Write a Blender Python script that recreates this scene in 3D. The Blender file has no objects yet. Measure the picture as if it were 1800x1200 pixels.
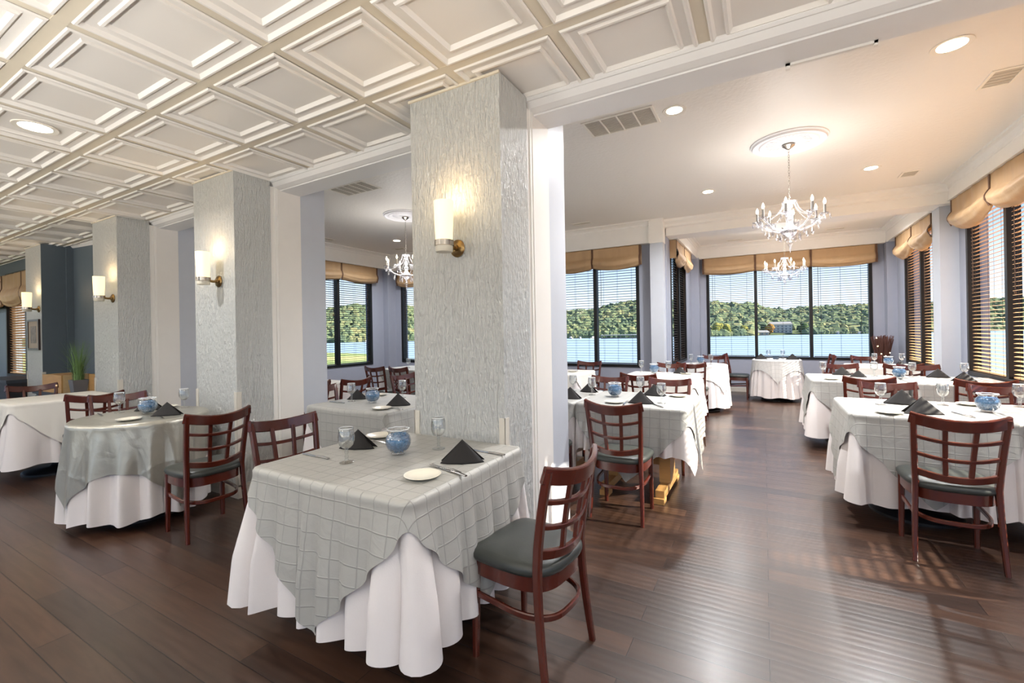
import bpy, bmesh, math, random
from math import sin, cos, pi, radians, sqrt, atan2, hypot
from mathutils import Vector, Matrix
random.seed(7)
SC = bpy.context.scene
COL = SC.collection

# ------------------------------------------------------------------ helpers
def lin(c):
    c /= 255.0
    return c / 12.92 if c <= 0.04045 else ((c + 0.055) / 1.055) ** 2.4
def rgb(r, g, b): return (lin(r), lin(g), lin(b), 1.0)

def new_mat(name):
    m = bpy.data.materials.new(name); m.use_nodes = True
    nt = m.node_tree; b = nt.nodes['Principled BSDF']
    return m, nt, b
def node(nt, t, **kw):
    n = nt.nodes.new(t)
    for k, v in kw.items():
        if k.startswith('i_'): n.inputs[k[2:].replace('_', ' ')].default_value = v
        else: setattr(n, k, v)
    return n
def mat(name, col, rough=0.5, metal=0.0, var=0.08, nscale=8.0, bump=0.0, bscale=60.0, stretch=(1, 1, 1), sheen=0.0, coat=0.0, spec=0.5):
    m, nt, b = new_mat(name)
    tc = node(nt, 'ShaderNodeTexCoord'); mp = node(nt, 'ShaderNodeMapping')
    mp.inputs['Scale'].default_value = stretch
    nt.links.new(tc.outputs['Object'], mp.inputs['Vector'])
    nz = node(nt, 'ShaderNodeTexNoise'); nz.inputs['Scale'].default_value = nscale; nz.inputs['Detail'].default_value = 4
    nt.links.new(mp.outputs[0], nz.inputs['Vector'])
    mx = node(nt, 'ShaderNodeMix', data_type='RGBA')
    a = [min(1, c * (1 + var)) for c in col[:3]] + [1]; d = [c * (1 - var) for c in col[:3]] + [1]
    mx.inputs[6].default_value = d; mx.inputs[7].default_value = a
    nt.links.new(nz.outputs[0], mx.inputs[0]); nt.links.new(mx.outputs[2], b.inputs['Base Color'])
    b.inputs['Roughness'].default_value = rough; b.inputs['Metallic'].default_value = metal
    b.inputs['Coat Weight'].default_value = coat
    b.inputs['Specular IOR Level'].default_value = spec
    if bump:
        n2 = node(nt, 'ShaderNodeTexNoise'); n2.inputs['Scale'].default_value = bscale; n2.inputs['Detail'].default_value = 3
        nt.links.new(mp.outputs[0], n2.inputs['Vector'])
        bp = node(nt, 'ShaderNodeBump'); bp.inputs['Strength'].default_value = 1.0; bp.inputs['Distance'].default_value = bump
        nt.links.new(n2.outputs[0], bp.inputs['Height']); nt.links.new(bp.outputs[0], b.inputs['Normal'])
    return m
def emat(name, col, strength):
    m, nt, b = new_mat(name)
    b.inputs['Base Color'].default_value = col
    b.inputs['Emission Color'].default_value = col; b.inputs['Emission Strength'].default_value = strength
    return m
def glass_mat(name, tint=(1, 1, 1, 1), gloss=0.12, rough=0.02, edge=0.55):
    m = bpy.data.materials.new(name); m.use_nodes = True; nt = m.node_tree; nt.nodes.clear()
    out = node(nt, 'ShaderNodeOutputMaterial'); tr = node(nt, 'ShaderNodeBsdfTransparent'); tr.inputs[0].default_value = tint
    gl = node(nt, 'ShaderNodeBsdfGlossy'); gl.inputs['Roughness'].default_value = rough
    lw = node(nt, 'ShaderNodeLayerWeight'); lw.inputs[0].default_value = 0.35
    mr = node(nt, 'ShaderNodeMapRange'); mr.inputs['To Min'].default_value = gloss * 0.4; mr.inputs['To Max'].default_value = edge
    mx = node(nt, 'ShaderNodeMixShader')
    nt.links.new(lw.outputs['Facing'], mr.inputs['Value']); nt.links.new(mr.outputs[0], mx.inputs[0])
    nt.links.new(tr.outputs[0], mx.inputs[1]); nt.links.new(gl.outputs[0], mx.inputs[2]); nt.links.new(mx.outputs[0], out.inputs[0])
    return m

def B(): return bmesh.new()
def box(bm, x0, y0, z0, x1, y1, z1, M=None):
    vs = [bm.verts.new((x, y, z)) for z in (z0, z1) for x, y in ((x0, y0), (x1, y0), (x1, y1), (x0, y1))]
    if M is not None:
        for v in vs: v.co = M @ v.co
    for f in ((3, 2, 1, 0), (4, 5, 6, 7), (0, 1, 5, 4), (1, 2, 6, 5), (2, 3, 7, 6), (3, 0, 4, 7)):
        bm.faces.new([vs[i] for i in f])
    return bm
def lathe(bm, prof, n=24, c=(0, 0, 0), rfn=None, M=None):
    rings = []
    for i, (r, z) in enumerate(prof):
        ring = []
        if r < 1e-6: ring = [bm.verts.new((c[0], c[1], c[2] + z))]
        else:
            for k in range(n):
                a = 2 * pi * k / n; rr = r * (rfn(a, i) if rfn else 1)
                ring.append(bm.verts.new((c[0] + rr * cos(a), c[1] + rr * sin(a), c[2] + z)))
        rings.append(ring)
    for A, Bq in zip(rings, rings[1:]):
        for k in range(n):
            a0 = A[k % len(A)]; a1 = A[(k + 1) % len(A)]; b0 = Bq[k % len(Bq)]; b1 = Bq[(k + 1) % len(Bq)]
            vs = []
            for v in (a0, a1, b1, b0):
                if v not in vs: vs.append(v)
            if len(vs) > 2: bm.faces.new(vs)
    if M is not None:
        for r in rings:
            for v in r: v.co = M @ v.co
    return bm
def sweep(bm, pts, w, h, side=(1, 0, 0), ch=0.22, sc=None):
    """chamfered rectangular bar along pts: w across 'side', h across the other direction"""
    pts = [Vector(p) for p in pts]; rings = []
    for i, p in enumerate(pts):
        t = (pts[min(i + 1, len(pts) - 1)] - pts[max(i - 1, 0)]).normalized()
        s = Vector(side if not callable(side) else side(i)); s = (s - t * s.dot(t)).normalized(); u = t.cross(s)
        k = sc(i / (len(pts) - 1)) if sc else 1
        a, b = w / 2 * k, h / 2 * k; c = min(a, b) * 2 * ch
        ring = [bm.verts.new(p + s * x + u * y) for x, y in ((a, -b + c), (a, b - c), (a - c, b), (-a + c, b), (-a, b - c), (-a, -b + c), (-a + c, -b), (a - c, -b))]
        rings.append(ring)
    for A, Bq in zip(rings, rings[1:]):
        for k in range(8): bm.faces.new((A[k], A[(k + 1) % 8], Bq[(k + 1) % 8], Bq[k]))
    bm.faces.new(rings[0][::-1]); bm.faces.new(rings[-1]); return bm
def tube(bm, pts, r, n=8, rf=None):
    pts = [Vector(p) for p in pts]; rings = []
    ref = Vector((0, 0, 1))
    for i, p in enumerate(pts):
        t = (pts[min(i + 1, len(pts) - 1)] - pts[max(i - 1, 0)]).normalized()
        if abs(t.dot(ref)) > 0.95: ref = Vector((1, 0, 0)) if abs(t.x) < 0.9 else Vector((0, 1, 0))
        s = t.cross(ref).normalized(); u = s.cross(t); rr = rf(i / (len(pts) - 1)) * r if rf else r
        rings.append([bm.verts.new(p + s * cos(2 * pi * k / n) * rr + u * sin(2 * pi * k / n) * rr) for k in range(n)])
    for A, Bq in zip(rings, rings[1:]):
        for k in range(n): bm.faces.new((A[k], A[(k + 1) % n], Bq[(k + 1) % n], Bq[k]))
    bm.faces.new(rings[0][::-1]); bm.faces.new(rings[-1]); return bm
def extrude_poly(bm, poly, path):
    """poly = [(a,z)] closed section, path = [(x,y,nx,ny)]: section offset a goes along (nx,ny)"""
    rings = [[bm.verts.new((x + nx * a, y + ny * a, z)) for a, z in poly] for x, y, nx, ny in path]
    n = len(poly)
    for A, Bq in zip(rings, rings[1:]):
        for k in range(n): bm.faces.new((A[k], A[(k + 1) % n], Bq[(k + 1) % n], Bq[k]))
    bm.faces.new(rings[0][::-1]); bm.faces.new(rings[-1]); return bm
def mesh_of(bm, name, smooth=None, recalc=True):
    if recalc: bmesh.ops.recalc_face_normals(bm, faces=bm.faces)
    me = bpy.data.meshes.new(name); bm.to_mesh(me); bm.free()
    if smooth is not None:
        me.polygons.foreach_set('use_smooth', [True] * len(me.polygons))
        me.set_sharp_from_angle(angle=radians(smooth))
    return me
def obj(name, bm, m, parent=None, smooth=None, loc=None, rz=None, recalc=True, **props):
    me = bm if isinstance(bm, bpy.types.Mesh) else mesh_of(bm, name, smooth, recalc)
    if m is not None and not me.materials: me.materials.append(m)
    o = bpy.data.objects.new(name, me); COL.objects.link(o)
    if parent: o.parent = parent
    if loc: o.location = loc
    if rz is not None: o.rotation_euler[2] = rz
    for k, v in props.items(): o[k] = v
    return o
def thing(name, label, cat, loc=(0, 0, 0), rz=0, group=None, kind=None):
    o = bpy.data.objects.new(name, None); COL.objects.link(o); o.location = loc; o.rotation_euler[2] = rz
    o.empty_display_size = 0.1
    tag(o, label, cat, group, kind); return o
def tag(o, label, cat, group=None, kind=None):
    if label: o['label'] = label
    if cat: o['category'] = cat
    if group: o['group'] = group
    if kind: o['kind'] = kind
    return o
def dup(root, loc=None, rz=None, label=None, group=None):
    kids = {}
    for o in ALLKIDS(root): kids.setdefault(o.parent, []).append(o)
    def rec(o, p):
        c = o.copy(); COL.objects.link(c)
        if p: c.parent = p
        for ch in kids.get(o, []): rec(ch, c)
        return c
    r = rec(root, None)
    if loc is not None: r.location = loc
    if rz is not None: r.rotation_euler[2] = rz
    if label: r['label'] = label
    if group: r['group'] = group
    return r
def ALLKIDS(root):
    out = []; st = [root]
    while st:
        q = st.pop(); 
        for c in q.children: out.append(c); st.append(c)
    return out
def struct(name, bm, m, parent=None, smooth=None, label=None, recalc=True):
    o = obj(name, bm, m, parent, smooth, recalc=recalc)
    if parent is None: o['kind'] = 'structure'
    if label: o['label'] = label
    return o

# ------------------------------------------------------------------ materials
M = {}
M['white'] = mat('white_paint', rgb(232, 228, 222), 0.55, var=0.03)
M['white_blue'] = mat('white_trim_paint', rgb(238, 237, 236), 0.45, var=0.02)
M['header'] = mat('soffit_paint', rgb(238, 235, 230), 0.5, var=0.03)
M['wallgrey'] = mat('blue_grey_wall_paint', rgb(158, 162, 176), 0.5, var=0.04, bump=0.0006, bscale=90)
M['wallgrey2'] = mat('light_grey_pilaster_paint', rgb(190, 194, 202), 0.45, var=0.03, bump=0.0006, bscale=90)
M['slate'] = mat('slate_blue_wall_paint', rgb(94, 106, 116), 0.5, var=0.06, bump=0.001, bscale=70)
M['base'] = mat('cream_baseboard_paint', rgb(214, 208, 196), 0.4, var=0.03)
M['black'] = mat('black_window_metal', rgb(26, 25, 25), 0.4, metal=0.3, var=0.1)
M['chair'] = mat('mahogany_stained_wood', rgb(80, 31, 20), 0.24, var=0.35, nscale=14, stretch=(1, 1, 0.12), coat=0.35)
M['vinyl'] = mat('charcoal_vinyl', rgb(52, 55, 52), 0.42, var=0.05, bump=0.0004, bscale=220)
M['cloth'] = mat('white_linen', rgb(226, 220, 218), 0.85, var=0.02, bump=0.0005, bscale=180)
M['napkin'] = mat('black_napkin_linen', rgb(27, 24, 23), 0.8, var=0.15, bump=0.0004, bscale=300)
M['cream'] = mat('cream_china', rgb(232, 226, 208), 0.2, var=0.02, coat=0.4)
M['steel'] = mat('steel_flatware', rgb(190, 188, 186), 0.22, metal=1.0, var=0.05)
M['chrome'] = mat('brushed_nickel', rgb(176, 168, 158), 0.25, metal=1.0, var=0.1)
M['brass'] = mat('antique_brass', rgb(150, 122, 80), 0.28, metal=1.0, var=0.2)
M['iron'] = mat('black_cast_iron', rgb(30, 30, 34), 0.45, metal=0.2, var=0.1)
M['pine'] = mat('light_pine_wood', rgb(196, 150, 92), 0.45, var=0.2, nscale=6, stretch=(1, 8, 8))
M['bead'] = mat('blue_glass_beads', rgb(70, 118, 160), 0.15, var=0.5, nscale=90, coat=0.5)
M['shade'] = mat('tan_silk_shade_fabric', rgb(184, 152, 114), 0.55, var=0.08, nscale=5, stretch=(3, 3, 0.6), bump=0.0015, bscale=18)
M['band'] = mat('brown_trim_tape', rgb(98, 68, 48), 0.7, var=0.1)
M['slat'] = mat('sunlit_wood_slat', rgb(212, 170, 122), 0.4, var=0.15, nscale=5, stretch=(1, 1, 1))  # same brown slats with the sun through them, brightness put into the colour
M['slatbacklit'] = mat('backlit_wood_slat', rgb(62, 50, 44), 0.4, var=0.15, nscale=5)  # the same slats against the light, shade put into the colour
M['cord'] = mat('brown_blind_cord', rgb(70, 50, 36), 0.8)
M['glass'] = glass_mat('clear_drinking_glass', (0.96, 0.97, 0.97, 1), 0.25, 0.02, 0.75)
M['pane'] = glass_mat('window_glass', (0.98, 0.985, 0.985, 1), 0.004, 0.0, 0.03)
M['crystal'] = glass_mat('cut_crystal', (0.88, 0.88, 0.91, 1), 0.4, 0.08, 0.7)
M['plantpot'] = mat('grey_ceramic_pot', rgb(112, 112, 118), 0.5, var=0.05)
M['grassblade'] = mat('green_grass_blades', rgb(120, 154, 92), 0.6, var=0.3, nscale=20)
M['darkcab'] = mat('dark_painted_cabinet', rgb(44, 50, 60), 0.5, var=0.08)
M['vent'] = mat('white_metal_vent', rgb(240, 236, 226), 0.45, var=0.02)
M['ventdark'] = mat('grey_vent_louvre', rgb(196, 190, 178), 0.6, var=0.05)
M['twig'] = mat('dark_red_twigs', rgb(92, 58, 50), 0.8, var=0.3, nscale=30)
M['medallion'] = mat('white_plaster', rgb(236, 236, 240), 0.6, var=0.01)
M['lampdisc'] = emat('lit_downlight', (1, 0.93, 0.8, 1), 14)
M['bulb'] = emat('lit_candle_bulb', (1, 0.86, 0.66, 1), 3.5)
M['sconceglass'] = emat('lit_amber_glass', (1, 0.80, 0.46, 1), 0.62)
M['led'] = emat('fairy_light', (1, 0.85, 0.5, 1), 8)

def plaster_column():
    m, nt, b = new_mat('textured_plaster_column')
    tc = node(nt, 'ShaderNodeTexCoord'); mp = node(nt, 'ShaderNodeMapping'); mp.inputs['Scale'].default_value = (1, 1, 0.2)
    nt.links.new(tc.outputs['Object'], mp.inputs['Vector'])
    n1 = node(nt, 'ShaderNodeTexNoise'); n1.inputs['Scale'].default_value = 70; n1.inputs['Detail'].default_value = 4; n1.inputs['Distortion'].default_value = 1.0
    nt.links.new(mp.outputs[0], n1.inputs['Vector'])
    vo = node(nt, 'ShaderNodeTexNoise'); vo.inputs['Scale'].default_value = 26; vo.inputs['Detail'].default_value = 2
    nt.links.new(tc.outputs['Object'], vo.inputs['Vector'])
    ad = node(nt, 'ShaderNodeMath', operation='MULTIPLY_ADD'); ad.inputs[1].default_value = 0.5
    nt.links.new(vo.outputs[0], ad.inputs[0]); nt.links.new(n1.outputs[0], ad.inputs[2])
    bp = node(nt, 'ShaderNodeBump'); bp.inputs['Distance'].default_value = 0.022; bp.inputs['Strength'].default_value = 1.0
    nt.links.new(ad.outputs[0], bp.inputs['Height']); nt.links.new(bp.outputs[0], b.inputs['Normal'])
    b.inputs['Base Color'].default_value = rgb(200, 201, 198); b.inputs['Roughness'].default_value = 0.3
    return m
M['plaster'] = plaster_column()
def stipple():
    m, nt, b = new_mat('stippled_ceiling_paint')
    tc = node(nt, 'ShaderNodeTexCoord')
    n1 = node(nt, 'ShaderNodeTexNoise'); n1.inputs['Scale'].default_value = 28; n1.inputs['Detail'].default_value = 5
    nt.links.new(tc.outputs['Object'], n1.inputs['Vector'])
    bp = node(nt, 'ShaderNodeBump'); bp.inputs['Distance'].default_value = 0.006; bp.inputs['Strength'].default_value = 0.6
    nt.links.new(n1.outputs[0], bp.inputs['Height']); nt.links.new(bp.outputs[0], b.inputs['Normal'])
    b.inputs['Base Color'].default_value = rgb(241, 238, 232); b.inputs['Roughness'].default_value = 0.5
    return m
M['stipple'] = stipple()
def floor_mat():
    m, nt, b = new_mat('dark_hand_scraped_planks')
    tc = node(nt, 'ShaderNodeTexCoord')
    br = node(nt, 'ShaderNodeTexBrick'); br.offset = 0.37; br.offset_frequency = 2; br.squash = 1; br.squash_frequency = 3
    br.inputs['Scale'].default_value = 1; br.inputs['Mortar Size'].default_value = 0.0022; br.inputs['Mortar Smooth'].default_value = 0.3
    br.inputs['Brick Width'].default_value = 1.45; br.inputs['Row Height'].default_value = 0.135; br.inputs['Bias'].default_value = -0.1
    br.inputs['Color1'].default_value = rgb(50, 35, 28); br.inputs['Color2'].default_value = rgb(76, 53, 40); br.inputs['Mortar'].default_value = rgb(24, 16, 14)
    nt.links.new(tc.outputs['Object'], br.inputs['Vector'])
    mp = node(nt, 'ShaderNodeMapping'); mp.inputs['Scale'].default_value = (0.9, 9, 1)
    nt.links.new(tc.outputs['Object'], mp.inputs['Vector'])
    n1 = node(nt, 'ShaderNodeTexNoise'); n1.inputs['Scale'].default_value = 3.2; n1.inputs['Detail'].default_value = 6; n1.inputs['Distortion'].default_value = 0.7
    nt.links.new(mp.outputs[0], n1.inputs['Vector'])
    cr = node(nt, 'ShaderNodeMapRange'); cr.inputs['From Min'].default_value = 0.3; cr.inputs['From Max'].default_value = 0.7; cr.inputs['To Min'].default_value = 0.7; cr.inputs['To Max'].default_value = 1.2
    nt.links.new(n1.outputs[0], cr.inputs['Value'])
    mx = node(nt, 'ShaderNodeVectorMath', operation='SCALE')
    nt.links.new(br.outputs['Color'], mx.inputs[0]); nt.links.new(cr.outputs[0], mx.inputs['Scale'])
    nt.links.new(mx.outputs[0], b.inputs['Base Color'])
    b.inputs['Roughness'].default_value = 0.33; b.inputs['Specular IOR Level'].default_value = 0.6; b.inputs['Coat Weight'].default_value = 0.15; b.inputs['Coat Roughness'].default_value = 0.22
    # hand-scraped ripple running across the planks plus the seams
    wv = node(nt, 'ShaderNodeTexWave'); wv.bands_direction = 'Y'; wv.inputs['Scale'].default_value = 7.5; wv.inputs['Distortion'].default_value = 3.0; wv.inputs['Detail'].default_value = 2
    nt.links.new(mp.outputs[0], wv.inputs['Vector'])
    mp2 = node(nt, 'ShaderNodeMapping'); mp2.inputs['Scale'].default_value = (0.5, 1.4, 1); nt.links.new(tc.outputs['Object'], mp2.inputs['Vector'])
    wv.inputs['Scale'].default_value = 5.0; nt.links.new(mp2.outputs[0], wv.inputs['Vector'])
    b1 = node(nt, 'ShaderNodeBump'); b1.inputs['Distance'].default_value = 0.0006; b1.inputs['Strength'].default_value = 0.7
    nt.links.new(wv.outputs[0], b1.inputs['Height'])
    inv = node(nt, 'ShaderNodeMath', operation='SUBTRACT'); inv.inputs[0].default_value = 1; nt.links.new(br.outputs['Fac'], inv.inputs[1])
    b2 = node(nt, 'ShaderNodeBump'); b2.inputs['Distance'].default_value = 0.002; nt.links.new(inv.outputs[0], b2.inputs['Height']); nt.links.new(b1.outputs[0], b2.inputs['Normal'])
    nt.links.new(b2.outputs[0], b.inputs['Normal'])
    return m
M['floor'] = floor_mat()
def tuck_mat(name, col, rough, sheen, pitch, noisey=0.5, line=0.55):
    """silver satin with a grid of stitched pintucks, laid out on the cloth's own UV"""
    m, nt, b = new_mat(name)
    uv = node(nt, 'ShaderNodeTexCoord')
    sep = node(nt, 'ShaderNodeSeparateXYZ')
    nz = node(nt, 'ShaderNodeTexNoise'); nz.inputs['Scale'].default_value = 6; nt.links.new(uv.outputs['UV'], nz.inputs['Vector'])
    vm = node(nt, 'ShaderNodeVectorMath', operation='MULTIPLY_ADD'); vm.inputs[1].default_value = (0.012, 0.012, 0); nt.links.new(nz.outputs['Color'], vm.inputs[0]); nt.links.new(uv.outputs['UV'], vm.inputs[2])
    nt.links.new(vm.outputs[0], sep.inputs[0])
    outs = []
    for ax in (0, 1):
        d = node(nt, 'ShaderNodeMath', operation='DIVIDE'); d.inputs[1].default_value = pitch; nt.links.new(sep.outputs[ax], d.inputs[0])
        f = node(nt, 'ShaderNodeMath', operation='FRACT'); nt.links.new(d.outputs[0], f.inputs[0])
        s = node(nt, 'ShaderNodeMath', operation='SUBTRACT'); s.inputs[1].default_value = 0.5; nt.links.new(f.outputs[0], s.inputs[0])
        a = node(nt, 'ShaderNodeMath', operation='ABSOLUTE'); nt.links.new(s.outputs[0], a.inputs[0])
        l = node(nt, 'ShaderNodeMapRange'); l.inputs['From Min'].default_value = 0.0; l.inputs['From Max'].default_value = 0.05; l.inputs['To Min'].default_value = 1; l.inputs['To Max'].default_value = 0
        nt.links.new(a.outputs[0], l.inputs['Value']); outs.append(l)
    mxm = node(nt, 'ShaderNodeMath', operation='MAXIMUM'); nt.links.new(outs[0].outputs[0], mxm.inputs[0]); nt.links.new(outs[1].outputs[0], mxm.inputs[1])
    mx = node(nt, 'ShaderNodeMix', data_type='RGBA'); mx.inputs[6].default_value = col; mx.inputs[7].default_value = tuple(c * line for c in col[:3]) + (1,)
    mm = node(nt, 'ShaderNodeMath', operation='MULTIPLY'); mm.inputs[1].default_value = 0.55; nt.links.new(mxm.outputs[0], mm.inputs[0])
    nt.links.new(mm.outputs[0], mx.inputs[0]); nt.links.new(mx.outputs[2], b.inputs['Base Color'])
    n2 = node(nt, 'ShaderNodeTexNoise'); n2.inputs['Scale'].default_value = 9; n2.inputs['Detail'].default_value = 5; n2.inputs['Distortion'].default_value = 1.5
    nt.links.new(uv.outputs['UV'], n2.inputs['Vector'])
    ad = node(nt, 'ShaderNodeMath', operation='MULTIPLY_ADD'); ad.inputs[1].default_value = noisey; nt.links.new(n2.outputs[0], ad.inputs[0]); 
    m3 = node(nt, 'ShaderNodeMath', operation='MULTIPLY'); m3.inputs[1].default_value = 0.25; nt.links.new(mxm.outputs[0], m3.inputs[0]); nt.links.new(m3.outputs[0], ad.inputs[2])
    bp = node(nt, 'ShaderNodeBump'); bp.inputs['Distance'].default_value = 0.012; bp.inputs['Strength'].default_value = 0.5; nt.links.new(ad.outputs[0], bp.inputs['Height'])
    nt.links.new(bp.outputs[0], b.inputs['Normal'])
    b.inputs['Roughness'].default_value = rough; b.inputs['Metallic'].default_value = sheen
    return m
M['tuck'] = tuck_mat('silver_pintuck_taffeta', rgb(170, 169, 164), 0.5, 0.12, 0.075)
M['satin'] = tuck_mat('silver_crushed_satin', rgb(178, 175, 164), 0.3, 0.6, 0.5, 0.55, 0.97)
M['ivorytuck'] = tuck_mat('pale_pintuck_taffeta', rgb(214, 212, 208), 0.55, 0.05, 0.075)
M['ivory'] = tuck_mat('ivory_overlay_linen', rgb(228, 224, 216), 0.8, 0.0, 0.6, 0.25, 0.97)

# ------------------------------------------------------------------ walls with openings
XR, XF, XL, XB, YM, YF, YB = 2.25, 2.17, -7.75, -1.42, 7.85, 10.96, -4.2
ZA, ZB = 2.85, 3.24
def wall(name, axis, c, t, u0, u1, z0, z1, ops, m, parent=None):
    """axis 'x': wall plane at x=c running along y; t = thickness (signed, away from the room)"""
    bm = B(); c0, c1 = min(c, c + t), max(c, c + t)
    def bx(ua, ub, za, zb):
        if ub - ua < 1e-4 or zb - za < 1e-4: return
        if axis == 'x': box(bm, c0, ua, za, c1, ub, zb)
        else: box(bm, ua, c0, za, ub, c1, zb)
    u = u0
    for a, b_, za, zb in sorted(ops):
        bx(u, a, z0, z1); bx(a, b_, z0, za); bx(a, b_, zb, z1); u = b_
    bx(u, u1, z0, z1)
    return struct(name, bm, m, parent)
SILL, HEAD = 0.74, 2.9
wall('wall_right', 'x', XR, 0.2, 2.6, 8.0, 0, ZB, [(3.42, 7.75, SILL + 0.01, HEAD)], M['wallgrey'])
wall('wall_right', 'x', XF, 0.28, 8.02, YF + 0.2, 0, ZB, [(8.36, 10.2, SILL, HEAD)], M['wallgrey'])
wall('wall_far', 'y', YF, 0.2, XB - 0.2, XF, 0, ZB, [(-1.12, 1.84, SILL - 0.02, HEAD)], M['wallgrey'])
wall('wall_alcove', 'x', XB, -0.2, YM, YF, 0, ZB, [(8.2, 9.95, SILL, HEAD)], M['wallgrey'])
wall('wall_middle', 'y', YM, 0.2, XL - 0.2, XB - 0.2, 0, ZB, [(-7.42, -1.88, SILL, HEAD)], M['wallgrey'])
wall('wall_left', 'x', XL, -0.2, 2.8, YM, 0, ZB, [(3.0, 4.1, SILL - 0.02, HEAD), (4.49, 7.25, SILL - 0.02, HEAD)], M['wallgrey'])
wall('wall_slate', 'y', 2.70, 0.12, -9.46, -7.15, 0, ZA + 0.1, [], M['slate'])
wall('wall_lounge', 'y', 2.62, 0.2, -16, -9.4, 0, ZA + 0.1, [(-12.42, -10.2, SILL, HEAD - 0.25)], M['slate'])
wall('wall_lounge_end', 'x', -16, -0.2, YB, 2.8, 0, ZA + 0.1, [(-3.2, 1.6, 0.7, 2.5)], M['slate'])  # unseen opening added for extra daylight
wall('wall_back', 'y', YB, -0.2, -16, 4.6, 0, ZA + 0.1, [(-14.5, -10.5, 0.35, 2.6), (-9.5, -5.2, 0.35, 2.6), (-4.4, -0.4, 0.35, 2.6), (0.4, 4.2, 0.35, 2.6)], M['slate'])  # wide openings added behind the camera to let daylight in
wall('wall_lounge_right', 'x', 4.6, 0.2, YB, 2.8, 0, ZA + 0.1, [(-3.6, 1.9, 0.35, 2.6)], M['wallgrey'])  # large opening out of view, added to light the lounge from the right
wall('wall_lounge_return', 'y', 2.62, 0.18, 2.25, 4.6, 0, ZA + 0.4, [], M['wallgrey'])

bm = B(); box(bm, -16.2, YB - 0.2, -0.12, 4.8, 11.2, 0)
struct('floor', bm, M['floor'])
bm = B(); box(bm, XL - 0.2, 2.76, ZB, 2.5, 11.2, ZB + 0.1)
struct('ceiling', bm, M['stipple'])

# ------------------------------------------------------------------ pressed panel ceiling over the lounge
def tile_ceiling():
    bmT, bmG = B(), B()
    PX, PY, X0, Y0 = 0.63, 0.602, -2.13, 1.365
    # profile from tile edge to centre: (inset, drop below ceiling plane)
    prof = [(0.028, 0.002), (0.034, 0.010), (0.044, 0.010), (0.056, -0.010), (0.098, -0.010), (0.105, 0.001), (0.116, 0.002), (0.130, -0.018)]
    dark = None
    def cl(x, y): return min(y, 2.50 + 0.03 * max(0, -1.26 - x))
    rnd = random.Random(3)
    for i in range(-22, 11):
        for j in range(-10, 3):
            x0, x1 = X0 + i * PX, X0 + (i + 1) * PX; y0, y1 = Y0 + j * PY, Y0 + (j + 1) * PY
            if (i, j) == (-4, -2) : 
                dark = (x0, y0, x1, y1); continue
            if x1 > 4.6 or x0 < -16.0: continue
            tilt = rnd.uniform(-0.003, 0.003)
            prev = None
            for k, (ins, d) in enumerate(prof):
                q = [bmT.verts.new((x, y, ZA - d + tilt * ((x - x0) / PX - 0.5))) for x, y in ((x0 + ins, cl(x0, y0 + ins)), (x1 - ins, cl(x1, y0 + ins)), (x1 - ins, cl(x1, y1 - ins)), (x0 + ins, cl(x0, y1 - ins)))]
                if prev:
                    for a in range(4): bmT.faces.new((prev[a], q[a], q[(a + 1) % 4], prev[(a + 1) % 4]))
                prev = q
            bmT.faces.new(prev)
    for i in range(-22, 12):
        x = X0 + i * PX
        if -16 < x < 4.6: box(bmG, x - 0.028, Y0 - 10 * PY, ZA, x + 0.028, min(Y0 + 3 * PY, cl(x, 99)), ZA + 0.03)
    for j in range(-10, 3):
        y = Y0 + j * PY; box(bmG, -16, y - 0.028, ZA - 0.002, 4.6, y + 0.028, ZA + 0.028)
    c = struct('ceiling', bmT, M['tile'], recalc=False)
    g = obj('grid_bar', bmG, M['gridbar'], c); g['label'] = 'cream bars between the pressed white panels'
    bk = B(); box(bk, -16.2, YB - 0.2, ZA + 0.045, 4.8, 2.72, ZA + 0.14)
    obj('backing', bk, M['white'], c)
    x0, y0, x1, y1 = dark
    bd = B(); box(bd, x0 + 0.028, y0 + 0.028, ZA + 0.005, x1 - 0.028, y1 - 0.028, ZA + 0.02)
    t = obj('mirror_tile', bd, M['bronze'], c); t['label'] = 'dark bronze mirror tile'
M['tile'] = mat('white_pressed_panel', rgb(243, 240, 235), 0.42, var=0.02, nscale=1.2)
M['gridbar'] = mat('cream_grid_bar', rgb(226, 217, 198), 0.5, var=0.05)
M['bronze'] = mat('bronze_mirror', rgb(120, 106, 84), 0.15, metal=0.9, var=0.1)
tile_ceiling()

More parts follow.
